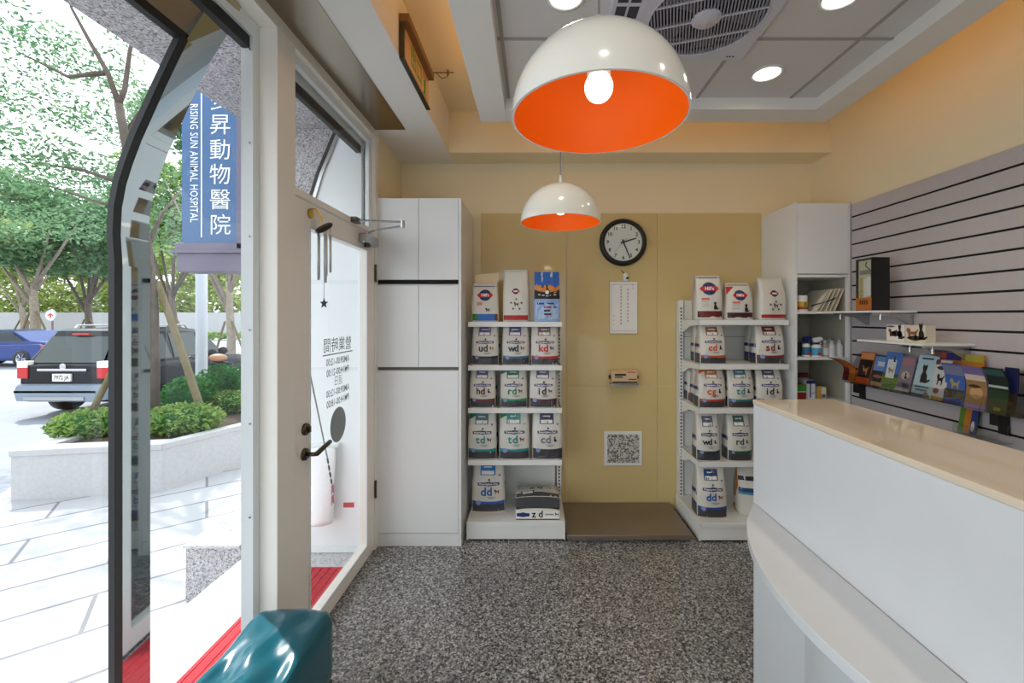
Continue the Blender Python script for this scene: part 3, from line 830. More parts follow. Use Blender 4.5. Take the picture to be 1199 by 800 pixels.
mb = MB().tube([(X0 - .25, 9, ZR + .95), (X0 - .38, 8.8, ZR + 1.06), (X0 - .42, 8.7, ZR + 1.0)], .025, BLACK, 8).tube([(X0 - .25, 9, ZR + .95), (X0 - .38, 9.2, ZR + 1.06)], .025, BLACK, 8).tube([(X0 - .25, 9, ZR + .95), (X0 - .5, 9, ZR + .3)], .03, STEEL, 8); mb.build('handlebar', mbk)
for dx in (-.55, .5):
    mb = MB().lathe([(.2, -.05), (.28, -.04), (.3, 0), (.28, .04), (.2, .05), (.04, .03), (.04, -.03), (.2, -.05)], (X0 + dx, 9, ZR + .3), RUBBER, 24, 'y'); mb.build('wheel', mbk, smooth=True)

# ------------------------------------------------------------------ tall cabinet left
YC = 2.641
cx0, cx1 = ax(440, YC), ax(540, YC)
tcab = thing('tall_cabinet', (cx0, YC, 0), 'tall white cabinet with five plain doors beside the glass door', 'cabinet')
cz = lambda y: az(y, YC)
mb = MB().box(cx0, cx1, YC + .02, YB - .02, .0, cz(232), WHITE)
mb.box(cx0 + .002, cx1 - .018, YC + .019, YC + .0205, cz(332.5), cz(327.5), GAP).box(cx0 + .002, cx1 - .018, YC + .019, YC + .0205, cz(434), cz(430), DARKGAP)
mb.box(cx1 - .016, cx1, YC, YC + .02, 0, cz(232), WHITE)
mb.build('carcass', tcab, bevel=.001)
xm = ax(490, YC)
for (a, c, zt_, zb) in ((cx0 + .003, xm - .0015, 232.2, 327.6), (xm + .0015, cx1 - .018, 232.2, 327.6), (cx0 + .003, xm - .0015, 334, 430), (xm + .0015, cx1 - .018, 334, 430), (cx0 + .003, cx1 - .018, 434.4, 624.6)):
    MB().box(a, c, YC, YC + .019, cz(zb), cz(zt_), WHITE).build('door', tcab, bevel=.0015)
MB().box(cx0 + .003, cx1 - .018, YC + .004, YC + .02, 0, cz(625.4), WHITE).build('plinth', tcab)
tag(MB().box(cx0 + .003, cx1 - .02, YC + .006, YC + .018, cz(332), cz(328), GAP).build('recessed_grip', tcab), 'black recessed grip strip')

# ------------------------------------------------------------------ shelf racks
def rack(name, label, x0, x1, bx0, bx1, shelves, ztop, yf, ybf):
    r = thing(name, (x0, 3.0, 0), label, 'shelf rack')
    mb = MB().box(x0 + .03, x1 - .03, 3.125, 3.14, .1, ztop, WHITEM)
    for z in (.45, .75, 1.05, 1.3): mb.box(x0 + .03, x1 - .03, 3.1235, 3.126, z, z + .003, DARKGAP)
    mb.build('back_panel', r)
    for xx in (x0, x1):
        mb = MB().box(xx - .016, xx + .016, 3.10, 3.155, 0, ztop + .0, WHITEM)
        for k in range(int((ztop - .1) / .025)):
            z = .08 + k * .025
            mb.box(xx - .005, xx + .005, 3.0992, 3.1, z, z + .013, GAP)
        mb.build('upright', r)
    for z in shelves:
        mb = MB().box(x0 + .018, x1 - .018, yf + .004, 3.1, z - .012, z, WHITEM).box(x0, x1, yf - .004, yf + .006, z - .034, z + .001, WHITEM).box(x0 + .0, x1, yf - .004, yf + .03, z - .034, z - .03, WHITEM)
        s = mb.build('shelf', r, bevel=.0025)
        for xx in (x0 + .003, x1 - .003):
            mb = MB().prism([(yf, -.030), (yf, -.002), (3.1, -.002), (3.1, -.10), (3.02, -.075), (2.95, -.045)], lambda u, v, w: (xx + w, u, z + v), -.003, .003, WHITEM)
            mb.build('bracket', s)
    mb = MB().box(bx0 + .012, bx1 - .012, ybf + .01, 3.12, .10, .122, WHITEM)
    mb.box(bx0 + .005, bx1 - .005, ybf, ybf + .012, .095, .124, WHITEM).box(bx0 + .008, bx1 - .008, ybf + .004, ybf + .014, .012, .095, WHITEM)
    mb.box(bx0, bx0 + .012, ybf, 3.14, .01, .125, WHITEM).box(bx1 - .012, bx1, ybf, 3.14, .01, .125, WHITEM)
    mb.build('base_deck', r, bevel=.002)
    MB().box(bx0 + .01, bx1 - .01, ybf + .02, 3.12, 0, .012, GAP).build('foot', r)
    return r


LS = [1.416, 1.127, .843, .497]
rack('shelf_rack', 'white shelf rack of pet food bags between the tall cabinet and the weighing platform', -.437, .188, -.434, .203, LS, 1.415, 2.78, 2.70)
RS = [1.428, 1.135, .843, .490]
rack('shelf_rack', 'white shelf rack of pet food bags right of the weighing platform', 1.092, 1.685, 1.061, 1.685, RS, 1.572, 2.764, 2.685)

# ------------------------------------------------------------------ pet food bags
BADGEPOLY = [(-1, -.45), (-1, .45), (-.35, .55), (0, .75), (.35, .55), (1, .45), (1, -.45), (.35, -.55), (0, -.7), (-.35, -.55)]
DOG = [(-.5, .15), (-.62, .35), (-.45, .62), (-.2, .5), (-.12, .2), (.35, .25), (.6, .5), (.66, .42), (.48, .1), (.45, -.5), (.3, -.5), (.25, -.1), (-.15, -.08), (-.22, -.5), (-.38, -.5), (-.4, .0)]
CAT = [(-.28, -.5), (-.32, .0), (-.2, .25), (-.3, .55), (-.26, .8), (-.16, .68), (0, .7), (.1, .82), (.14, .5), (.05, .25), (.25, .05), (.32, -.3), (.6, -.2), (.62, -.32), (.3, -.5)]


def diced(pts, step):
    """a flat outline cut into cells so that it can follow a curved surface"""
    bm = bmesh.new()
    bm.faces.new([bm.verts.new((a, c, 0)) for a, c in pts])
    for ax_, lo, hi in ((0, min(p[0] for p in pts), max(p[0] for p in pts)), (1, min(p[1] for p in pts), max(p[1] for p in pts))):
        k = int((hi - lo) / step)
        for i in range(1, k + 1):
            co_ = [0, 0, 0]; co_[ax_] = lo + (hi - lo) * i / (k + 1); no_ = [0, 0, 0]; no_[ax_] = 1
            bmesh.ops.bisect_plane(bm, geom=bm.verts[:] + bm.edges[:] + bm.faces[:], plane_co=co_, plane_no=no_)
    bm.verts.index_update()
    r = ([(v.co.x, v.co.y) for v in bm.verts], [tuple(v.index for v in f.verts) for f in bm.faces])
    bm.free()
    return r


class Bag:
    def __init__(s, w, h, dep, seed, flop=0.0, topw=.98, topd=.08, bulge=.25, lean=0.0):
        s.w, s.h, s.d, s.flop, s.topw, s.topd, s.bulge, s.lean = w, h, dep, flop, topw, topd, bulge, lean
        r = random.Random(seed); s.ph = [r.uniform(0, 6) for _ in range(6)]

    def hw(s, t): return s.w / 2 * (1 - (1 - s.topw) * t ** 2 + .03 * sin(pi * min(1, t * 1.2)) * s.bulge * 2)

    def hd(s, t):
        k = max(0, (t - .45) / .55)
        return s.d / 2 * (1 - (1 - s.topd) * k ** 1.4)

    def yc(s, t):
        return s.lean * t

    def front(s, u, t, off=0.0):
        w = s.hw(t)
        wr = .0022 * sin(7 * u + 9 * t + s.ph[0]) * sin(13 * t + s.ph[1]) + .0018 * sin(17 * u * t + s.ph[2])
        y = -s.hd(t) * (1 - .30 * abs(u) ** 3) - .012 * s.bulge * (1 - u * u) * sin(pi * min(1, t)) + wr * (t > .06)
        y += -s.flop * max(0, t - .7) ** 2 * s.h
        return (w * u, s.yc(t) + y - off, s.h * t)

    def ring(s, t):
        pts = [s.front(-1 + 2 * i / 10, t) for i in range(11)]
        w, dd = s.hw(t), s.hd(t)
        fy = pts[-1][1]; by = s.yc(t) + dd
        g = .25 * min(1, max(0, (t - .3) / .5))
        pts += [(w * (1 - g), (fy + by) / 2, s.h * t), (w, by, s.h * t), (0, by + .003, s.h * t), (-w, by, s.h * t), (-w * (1 - g), (fy + by) / 2, s.h * t)]
        return pts

    def body(s, m):
        mb = MB(); n = 14
        rings = [s.ring(i / n) for i in range(n + 1)]
        k = len(rings[0])
        mb.add([p for r in rings for p in r], [(i * k + j, i * k + (j + 1) % k, (i + 1) * k + (j + 1) % k, (i + 1) * k + j) for i in range(n) for j in range(k)] + [tuple(range(k))[::-1], tuple(n * k + j for j in range(k))], m)
        return mb

    def patch(s, mb, u0, u1, t0, t1, m, off=.0012, wave=0.0, nu=8, nt=3):
        vs = [s.front(u0 + (u1 - u0) * i / nu, t0 + (t1 - t0) * j / nt + (wave * (abs(u0 + (u1 - u0) * i / nu)) ** 2 if j == nt else 0), off) for j in range(nt + 1) for i in range(nu + 1)]
        mb.add(vs, [(j * (nu + 1) + i, j * (nu + 1) + i + 1, (j + 1) * (nu + 1) + i + 1, (j + 1) * (nu + 1) + i) for j in range(nt) for i in range(nu)], m)

    def surf(s, uc, tc_, off=.0016):
        """a map from metres about (uc, tc) to the front"""
        return lambda a, c: s.front(uc + a / (s.w / 2), tc_ + c / s.h, off)

    def poly(s, mb, uc, tc_, pts, sx, sz, m, off=.0016):
        f = s.surf(uc, tc_, off)
        vs, fs = diced([(a * sx, c * sz) for a, c in pts], max(.012, s.w / 14))
        mb.add([f(a, c) for a, c in vs], fs, m)

    def sidepatch(s, mb, t0, t1, m, sgn=-1):
        vs = []
        for t in (t0, t1):
            p = s.front(sgn, t); w = s.hw(t); by = s.yc(t) + s.hd(t)
            g = .25 * min(1, max(0, (t - .3) / .5))
            vs += [(sgn * w * 1.006, p[1] + .004, s.h * t), (sgn * (w * (1 - g) + .0012), (p[1] + by) / 2, s.h * t), (sgn * w * 1.006, by - .004, s.h * t)]
        mb.add(vs, [(0, 1, 4, 3), (1, 2, 5, 4)], m)


def rx_bag(letters, lc, band, w, h, dep, seed, label, loc, rz=0, top='6a6090', animal='dog', ac='3a2018', corner=None, flop=.0, group='white prescription pet food bags', tb=.0, lay=None):
    """a white bag: top window label, navy badge, two letters, an animal, a coloured line over a dark foot"""
    bg = Bag(w, h, dep, seed, flop=flop)
    o = thing('food_bag', loc, label, 'pet food bag', group)
    o.rotation_euler = lay if lay else (0, 0, rz)
    bg.body(BAGW).build('bag_body', o, smooth=True, local=True)
    mb = MB()
    bg.patch(mb, -.97, .97, .02, .185, BAGD, .0012, .012); bg.patch(mb, -.97, .97, .185, .215, C_(band), .0013, .02, nt=2)
    bg.patch(mb, -.97, .97, .165, .19, C_(band), .00135, .015, nt=1)
    n = 14; bg.poly(mb, -.62, .19, [(cos(2 * pi * k / n), sin(2 * pi * k / n)) for k in range(n)], w * .075, w * .075, C_('8a93c4'), .002)
    for s_ in (-1, 1): bg.sidepatch(mb, .02, .2, BAGD, s_); bg.sidepatch(mb, .2, .27, BLUEB, s_)
    mb.build('foot_print', o, local=True)
    mb = MB()
    bz = .56
    bg.poly(mb, 0, bz, BADGEPOLY, w * .33, h * .058, BLUEB, .0018)
    put_text(mb, 'Prescription Diet', w * .082, bg.surf(0, bz, .0024), PAPER, .0004)
    bg.poly(mb, .04, bz + .075, [(cos(2 * pi * k / 10), sin(2 * pi * k / 10)) for k in range(10)], w * .035, w * .035, C_('4a2d2a'), .0018)
    for s_ in (-1, 1): bg.sidepatch(mb, .42, .5, BLUEB, s_)
    mb.build('badge', o, local=True)
    mb = MB()
    put_text(mb, letters[0], w * .36, bg.surf(-.30, .41, .0038), C_(lc), .0016)
    put_text(mb, letters[1], w * .36, bg.surf(.06, .41, .0038), C_(lc), .0016 if letters[1] != 'g' else .0004)
    bg.poly(mb, .50, .41, DOG if animal == 'dog' else CAT, w * .13, w * .13, C_(ac), .002)
    bg.patch(mb, -.1, .45, .30, .312, C_('8d8a92'), .0018, nt=1); bg.patch(mb, .0, .35, .275, .285, C_(band), .0018, nt=1)
    mb.build('lettering', o, local=True)
    mb = MB()
    bg.patch(mb, -.52, .42, .72, .93, C_(top), .0014); bg.patch(mb, -.44, .34, .735, .80, PAPER, .0018); bg.patch(mb, -.3, .2, .86, .88, PAPER, .0018, nt=1)
    bg.patch(mb, .62, .75, .70, .735, C_('7a72a0'), .0014, nt=1)
    if corner: bg.poly(mb, -.97, .975, [(0, 0), (0, -.16), (.9, .0)], w * .55, h, C_(corner), .0014)
    mb.build('top_label', o, local=True)
    mb = MB(); bg.patch(mb, -.99, .99, .965, .995, WHITEM, .0016, nt=1); mb.build('seal_strip', o, local=True)
    return o


def row_pos(px, z, d, dep):
    return (ax(px, d), d + dep / 2 + .0, z)


FD = 2.80
ZT = 'pet food bag'
rows = [
    # letters, letter colour, band, px centre, px width, shelf z, height, front depth, top, animal, animal colour, corner, label
    ('ud', '2a2a2e', '1f2030', 568, 31, LS[1], .272, '6a6090', 'dog', '8a5a30', None, 'white pet food bag lettered ud in black'),
    ('wd', '223a4a', '2f6f8a', 603.5, 31, LS[1], .272, '5c5c8a', 'dog', '6a4a30', None, 'white pet food bag lettered wd in dark blue, between the ud and kd bags'),
    ('kd', 'd0242a', 'c02a2a', 638, 32, LS[1], .272, '8a6a6a', 'dog', '2a2020', None, 'white pet food bag lettered kd in red'),
    ('hd', '5a1c22', '7a2228', 565, 30, LS[2], .268, '6a6090', 'cat', '2a2a2a', None, 'white pet food bag lettered hd in dark red'),
    ('rd', '1c8a5c', '1f8a5c', 601, 31, LS[2], .268, '3f7a6c', 'dog', '7a4a3a', '1f7a58', 'white pet food bag lettered rd in bright green, between the hd and id bags'),
    ('id', '2a2626', '5a2430', 636.5, 32, LS[2], .268, '6a6084', 'dog', '2a2020', None, 'white pet food bag lettered id in black'),
    ('td', '159090', '1b8a86', 564.5, 33, LS[3], .32, '56808a', 'dog', '2a2020', '137a4c', 'white pet food bag lettered td in teal with a black dog'),
    ('td', '159090', '1b8a94', 602, 35, LS[3], .325, '4f9a94', 'dog', '7a3426', '137a4c', 'white pet food bag lettered td in teal with a brown dog'),
    ('cd', '77707a', '3a3644', 641, 35, LS[3], .325, '4a4a62', 'cat', '16161a', None, 'white pet food bag with faint grey lettering and a black animal above a dark band'),
]
for i, (l, lc, bd, px, pw, z, h, tp, an, ac, cor, lb) in enumerate(rows):
    w = pw * FD / F; dep = .11
    rx_bag(l, lc, bd, w, h, dep, 10 + i, lb, row_pos(px, z, FD - .01, dep), radians(rr.uniform(-2.5, 2.5)), tp, an, ac, cor)
rx_bag('dd', '1c5fae', '2a55b0', 38 * 2.86 / F, .34, .13, 31, 'white bag lettered dd in blue on the base of the rack by the tall cabinet', row_pos(571.5, .122, 2.84, .13), radians(2), '2f7fc0', 'dog', '7a2a22')
# two bags lying flat, one on the other
wz = 51 * 2.78 / F


def flat_bag(label, loc, h, dep, seed, foot):
    bg = Bag(wz, h, dep, seed, topd=.25, bulge=.5)
    o = thing('food_bag', loc, label, 'pet food bag', 'white prescription pet food bags')
    o.rotation_euler = (-pi / 2, 0, 0)
    if not foot:
        f0 = bg.ring(0); f0 = [(p[0] * 1.0, p[1], -.0015) for p in f0]
        MB().add(f0, [tuple(range(len(f0)))[::-1]], BAGD).build('foot_end', o, local=True)
    # lying on its back: local front (-Y) turns up, the foot of the bag faces the room
    bg.body(BAGW).build('bag_body', o, smooth=True, local=True)
    mb = MB()
    bg.patch(mb, -.97, .97, .02, .20, BAGD); bg.patch(mb, -.97, .97, .20, .23, C_('1a1a20'), nt=1)
    bg.patch(mb, -.75, -.15, .12, .33, C_('4a3c52'), .0018); bg.patch(mb, -.68, -.22, .15, .30, PAPER, .0022)
    mb.build('foot_print', o, local=True)
    mb = MB(); bg.poly(mb, 0, .72, BADGEPOLY, wz * .30, h * .05, BLUEB, .0018); put_text(mb, 'Prescription Diet', wz * .08, bg.surf(0, .72, .0024), PAPER, .0004); mb.build('badge', o, local=True)
    mb = MB(); put_text(mb, 'z', wz * .3, bg.surf(-.25, .52, .002), BLACK, .002); put_text(mb, 'd', wz * .3, bg.surf(.12, .52, .002), BLACK, .002)
    bg.poly(mb, .5, .52, DOG, wz * .12, wz * .1, C_('8a5a2a'), .002); mb.build('lettering', o, local=True)
    return o, bg


xz = ax(629.5, 2.78)
o, bg = flat_bag('white pet food bag lettered zd lying flat underneath another flat bag', (xz, 2.735, .122 + .036), .33, .072, 51, True)
# end face of the lower bag: badge and letters
mb = MB(); zc = .122 + .036
f = lambda uc: (lambda u, v: (uc + u, 2.733, zc + v))
mb.box(xz - wz * .49, xz + wz * .49, 2.7335, 2.736, zc - .028, zc + .022, PAPER)
mb.prism([(a * .042, c * .022) for a, c in BADGEPOLY], lambda u, v, w: (xz - .095 + u, w, zc - .002 + v), 2.7325, 2.7334, BLUEB)
put_text(mb, 'z', .062, f(xz - .025), BLACK, .0015); put_text(mb, 'd', .062, f(xz + .02), BLACK, .0015)
mb.box(xz + .05, xz + .105, 2.7325, 2.7334, zc - .004, zc + .004, C_('a08a70')); mb.prism([(a * .022, c * .02) for a, c in DOG], lambda u, v, w: (xz + .125 + u, w, zc + v), 2.7325, 2.7334, C_('8a3a2a'))
mb.box(xz - wz * .49, xz + wz * .49, 2.733, 2.736, zc - .034, zc - .028, BLACK)
o2 = mb.build('end_print')
o2.parent = o; o2.matrix_parent_inverse = (Matrix.Translation(o.location) @ Matrix.Rotation(-pi / 2, 4, 'X')).inverted()
o, bg = flat_bag('white pet food bag lettered zd lying flat on top of another bag', (xz, 2.745, .122 + .076 + .036), .32, .070, 52, False)
o.rotation_euler = (-pi / 2 - .09, 0, 0); o.location.z += .0

rowsR = [
    ('cd', 'd8571f', 'c0522a', 836, 30, RS[1], .265, 2.775, '9a6a4a', 'cat', '1a1a1c', 'white bag lettered cd in orange, front one on the second shelf of the right rack'),
    ('sd', '8a1f22', '8a1f24', 903.5, 33, RS[1], .268, 2.775, '7a2a2e', 'cat', '1a1a1c', 'white pet food bag lettered sd in dark red'),
    ('cg', 'd8571f', 'c0482a', 835, 31, RS[2], .272, 2.775, 'c07a4a', 'cat', '1a1a1c', 'white bag lettered cg in orange with orange corner, front one of its row'),
    ('td', '2a8a8a', '2a7f86', 869, 30, RS[2], .272, 2.775, '56808a', 'cat', '1a1a1c', 'white bag lettered td in teal with a black cat, beside the cg bag'),
    ('id', '2a2226', '4a3036', 903, 30, RS[2], .27, 2.775, '55556a', 'cat', '1a1a1c', 'white pet food bag half hidden behind the counter top on the third shelf'),
    ('wd', '25272c', '2a3a4a', 831, 27, RS[3], .315, 2.775, '6a6a80', 'cat', '1a1a1c', 'white pet food bag lettered wd in black with a black cat'),
    ('rd', '2a4a34', '1f5a44', 867.5, 28, RS[3], .318, 2.775, '4a6a62', 'cat', '1a1a1c', 'white pet food bag lettered rd in dark green beside the counter'),
]
for i, (l, lc, bd, px, pw, z, h, dd, tp, an, ac, lb) in enumerate(rowsR):
    w = pw * dd / F; dep = .11
    rx_bag(l, lc, bd, w, h, dep, 60 + i, lb, row_pos(px, z, dd, dep), radians(rr.uniform(-3, 2)), tp, an, ac, 'd86a2a' if l == 'cg' else None)
# bags standing behind the front ones
for i, (l, lc, bd, px, z, yy, lb) in enumerate((('cd', 'd8571f', 'c0522a', 836, RS[1], 2.91, 'white pet food bag standing behind the orange cd bag'),
                                                ('sd', '8a1f22', '8a1f24', 903.5, RS[1], 2.91, 'white pet food bag behind the sd bag'),
                                                ('cg', 'd8571f', 'c0482a', 834.5, RS[2], 2.90, 'white pet food bag directly behind the cg bag'),
                                                ('cg', 'd8571f', 'c0482a', 834.5, RS[2], 3.015, 'white pet food bag at the back of the row behind the cg bag'))):
    rx_bag(l, lc, bd, 28 * 2.78 / F, .262, .085, 80 + i, lb, (ax(px, 2.78) + .004, yy + .0425, z), 0, '9a6a4a', 'cat')
rx_bag('dd', '1c5fae', '24509a', 34 * 2.76 / F, .335, .13, 95, 'white bag lettered dd in blue on the base of the right rack by the counter', row_pos(835.5, .122, 2.755, .13), radians(-3), '2a4a7a', 'dog', '7a2a22', flop=.5)


def plain_bag(name_, w, h, dep, seed, loc, rz, label, deco, m=BAGW, **kw):
    bg = Bag(w, h, dep, seed, **kw)
    o = thing('food_bag', loc, label, 'pet food bag', 'pet food bags with round red and blue badge')
    o.rotation_euler = (0, 0, rz)
    bg.body(m).build('bag_body', o, smooth=True, local=True)
    deco(bg, o)
    return o


EYEP = [(-1, 0), (-.55, .38), (0, .55), (.55, .38), (1, 0), (.55, -.38), (0, -.55), (-.55, -.38)]
CIRC = [(cos(2 * pi * k / 18), sin(2 * pi * k / 18)) for k in range(18)]


def deco_a(bandc, bandt, an, tabc=None, ev=.62, es=.30, line='2a3468', extra=None, foot=None):
    def fn(bg, o):
        w, h = bg.w, bg.h
        mb = MB(); bg.poly(mb, 0, ev, CIRC, w * es * .78, w * es * .72, C_('1f2f6a'), .0016)
        bg.poly(mb, 0, ev, [(-1, 0), (-.8, .28), (.8, .28), (1, 0), (.8, -.28), (-.8, -.28)], w * es, w * es * .9, C_('c0242c'), .002)
        put_text(mb, "Hill's", w * es * .5, bg.surf(0, ev, .0036), PAPER, .001); mb.build('badge', o, local=True)
        mb = MB()
        for a, c, t0, t1 in bandc: bg.patch(mb, a[0], a[1], t0, t1, C_(c), .0014)
        mb.build('foot_print', o, local=True)
        mb = MB(); bg.patch(mb, -.9, .9, bandt, bandt + .02, C_(line), .0014, nt=1)
        if tabc: bg.poly(mb, -.97, .9, [(0, 0), (0, -.22), (.7, .0)], w * .42, h, C_(tabc), .0014)
        if extra: extra(bg, mb)
        mb.build('front_print', o, local=True); mb = MB()
        if an == 'cat': bg.poly(mb, .42, .30, CAT, w * .24, w * .24, C_('241a18'), .0018)
        if an == 'dog': bg.poly(mb, .2, .30, DOG, w * .14, w * .14, C_('2c2620'), .0018)
        if an == 'ring':
            bg.poly(mb, .05, .33, DOG, w * .17, w * .17, C_('6a3a28'), .0018)
            for k, cc in enumerate(('4a6a8a', '5a6a5a', '6a5a5a', '3a6a5a', '5a3a3a')):
                aa = pi / 2 + k * 2 * pi / 5
                bg.poly(mb, .05 + .42 * cos(aa), .33 + .10 * sin(aa), CIRC, w * .04, w * .04, C_(cc), .0018)
        mb.build('animal_print', o, local=True)
    return fn


def lines(bg, mb):
    for k in range(3): bg.patch(mb, -.62, -.1, .30 + .05 * k, .308 + .05 * k, C_('6a6a78'), .0016, nt=1)
    bg.patch(mb, -.62, -.05, .44, .49, C_('d86a5a'), .0016, nt=1)


D1_ = 2.80
plain_bag('a', 31 * D1_ / F, .262, .10, 101, row_pos(567.5, LS[0], D1_ - .01, .10), radians(2), 'white pet food bag with cream folded top and blue foot strip',
          deco_a((((-.95, -.55), '2f7a34', .03, .2), ((-.55, .72), '2a6ec8', .03, .2), ((.72, .95), '6a3a22', .03, .2)), .90, 'dog', ev=.68, extra=lambda bg, mb: bg.patch(mb, -.6, -.2, .42, .5, C_('d88a7a'), .0016)))
tp = MB(); w_ = 28 * D1_ / F; xx = ax(568.5, D1_)
bgx = [(xx - w_ / 2, 2.842, LS[0] + .22), (xx + w_ / 2, 2.842, LS[0] + .22), (xx + w_ / 2 + .002, 2.862, LS[0] + .335), (xx - w_ / 2 + .002, 2.858, LS[0] + .322)]
tp.add([(p[0], p[1] + e, p[2]) for e in (0, .012) for p in bgx], [(0, 1, 2, 3), (7, 6, 5, 4), (0, 3, 7, 4), (1, 5, 6, 2), (2, 6, 7, 3)], BAGC)
fl = tp.build('folded_top'); bagA = [o for o in COL.objects if o.get('label', '').startswith('white pet food bag with cream folded')][0]
fl.parent = bagA; fl.matrix_parent_inverse = (Matrix.Translation(bagA.location) @ Matrix.Rotation(radians(2), 4, 'Z')).inverted()
plain_bag('b', 30 * D1_ / F, .352, .10, 102, row_pos(604, LS[0], D1_ - .01, .10), radians(-1), 'tall slim white bag with red foot strip, beside the blue and orange bag',
          deco_a((((-.95, .95), 'b0242a', .035, .125),), .96, 'ring', ev=.58, es=.16, line='c8c8c6'))


def deco_c(bg, o):
    w, h = bg.w, bg.h
    mb = MB(); bg.patch(mb, -.98, .98, .66, .99, C_('2a62b4'), .0014); bg.patch(mb, -.98, .98, .58, .72, C_('d88a3a'), .0016); bg.patch(mb, -.98, .98, .45, .58, C_('15161a'), .0018, wave=.06)
    bg.poly(mb, 0, .64, CAT, w * .22, w * .24, C_('101014'), .0022); bg.poly(mb, 0, .58, CIRC, w * .07, w * .08, PAPER, .0026)
    for k in range(-2, 3): bg.patch(mb, k * .3 - .1, k * .3 + .1, .50 + .012 * abs(k), .515 + .012 * abs(k), PAPER, .0022, nt=1)
    mb.build('picture_print', o, local=True)
    mb = MB(); bg.patch(mb, -.98, .98, .02, .44, C_('8fb0de'), .0014); bg.patch(mb, -.86, .86, .06, .38, C_('b4cae8'), .0016); bg.patch(mb, -.78, .78, .34, .375, C_('1f3f80'), .002, nt=1)
    for k, cc in enumerate(('a0402a', '2a3050', '6a2a20')):
        bg.patch(mb, -.25, .3, .27 - .07 * k, .31 - .07 * k, C_(cc), .002, nt=1)
    bg.patch(mb, .5, .8, .27, .31, C_('2f5fa8'), .002, nt=1); mb.build('foot_print', o, local=True)


plain_bag('c', 30 * D1_ / F, .34, .10, 103, row_pos(640.5, LS[0], D1_ - .01, .10), radians(1), 'blue, orange and black pet food bag on the top shelf', deco_c, m=mat('light_blue_bag_film', 'b9c6d6', .4))
DR = 2.78
plain_bag('d', 30 * DR / F, .30, .12, 104, row_pos(832.5, RS[0], DR, .12), radians(-6), 'large white bag with maroon foot strip, beside the short bag with red corner',
          deco_a((((-.9, .95), '6a1820', .06, .2), ((-.9, -.72), '201c20', .06, .2)), .94, 'cat', ev=.70, es=.36, extra=lines))
plain_bag('e', 31 * DR / F, .25, .11, 105, row_pos(867.5, RS[0], DR, .11), radians(0), 'short white pet food bag with a red corner and black cat',
          deco_a((((-.95, .95), '3a141a', .06, .2),), .93, 'cat', tabc='c0242c', ev=.66, es=.28, extra=lines))
plain_bag('f', 32 * DR / F, .285, .12, 106, row_pos(906.5, RS[0], DR, .12), radians(5), 'white pet food bag with bright red foot strip beside the corner cabinet',
          deco_a((((-.95, .95), 'a81c22', .05, .13),), .96, 'ring', ev=.62, es=.17, line='cfcdc8'))


def deco_g(bg, o):
    mb = MB(); bg.patch(mb, -.98, .98, .72, .80, C_('2a2a34'), .0014); bg.patch(mb, -.98, .98, .5, .58, C_('1f3a6a'), .0014); bg.patch(mb, -.98, .98, .45, .5, C_('3a8ab0'), .0014); bg.poly(mb, .3, .22, DOG, bg.w * .2, bg.w * .2, C_('3a2a28'), .0016)
    mb.build('front_print', o, local=True)
    mb = MB(); bg.sidepatch(mb, .03, .95, C_('b8742c'), -1); mb.build('gold_gusset', o, local=True)


plain_bag('g', 38 * 2.76 / F, .32, .14, 107, (ax(889, 2.76), 2.84, .122), radians(-10), 'white pet food bag with gold side, half hidden by the counter', deco_g)

# ------------------------------------------------------------------ middle of the back wall
wp = thing('weighing_platform', (.62, 2.9, 0), 'low brown steel weighing platform on the floor between the two racks', 'animal scale')
px0, px1 = ax(664, 2.68), ax(812, 2.68)
MB().box(px0, px1, 2.68, 3.155, .022, .05, PLATE).build('plate', wp, bevel=.004)
mb = MB().box(px0 + .01, px1 - .01, 2.695, 3.15, .006, .022, STEEL); mb.build('frame', wp)
for x in (px0 + .05, px1 - .05):
    for y in (2.73, 3.10): MB().lathe([(0, .012), (.02, .012), (.022, 0), (0, 0)], (x, y, 0), RUBBER, 16).build('foot', wp)
YW = YB - .006
sc = thing('scale_display', (ax(731, 3.12), 3.12, az(443, 3.12)), 'small beige scale readout box on a bracket on the cream wall', 'scale display')
BEIGE = mat('beige_plastic', 'd8b890', .45)
e = lambda px: ax(px, 3.10); ez = lambda py: az(py, 3.10)
mb = MB().prism([(0, ez(449.5)), (0, ez(435)), (-.012, ez(433.5)), (-.05, ez(435)), (-.055, ez(449.5))], lambda u, v, w: (w, 3.155 + u, v), e(716), e(746.5), BEIGE); mb.build('housing', sc, bevel=.003)
yf = 3.0985
mb = MB().box(e(720), e(733), yf, yf + .01, ez(440), ez(438), GAP).box(e(720), e(729), yf, yf + .01, ez(442.6), ez(441), C_('4c5240')).box(e(735), e(744), yf, yf + .01, ez(436.5), ez(435.6), RED).box(e(736), e(745), yf, yf + .01, ez(444.8), ez(443.8), GAP)
mb.build('keypad', sc)
mb = MB().box(e(717), e(746), yf - .004, 3.16, ez(448.4), ez(447), GAP).box(e(715), e(747), yf - .006, YW, ez(451), ez(449.6), STEEL)
for px in (714.5, 747.2): mb.lathe([(0, .006), (.014, .006), (.014, -.006), (0, -.006)], (e(px), 3.125, ez(442)), BLACK, 16, 'x')
mb.build('bracket', sc)
vt = thing('wall_vent', (ax(729.5, 3.16), YW, az(525, 3.16)), 'square white perforated vent cover on the cream wall above the weighing platform', 'vent')
vx0, vx1, vz0, vz1 = ax(707.5, 3.16), ax(751.5, 3.16), az(545, 3.16), az(505, 3.16)
mb = MB().box(vx0, vx1, YW - .012, YW, vz0, vz1, WHITEM); mb.build('frame', vt, bevel=.003)
VM = speckle('vent_perforation', [(0, '6a6862'), (.4, 'a9a69c'), (.6, 'd0cdc2')], 110, .6)
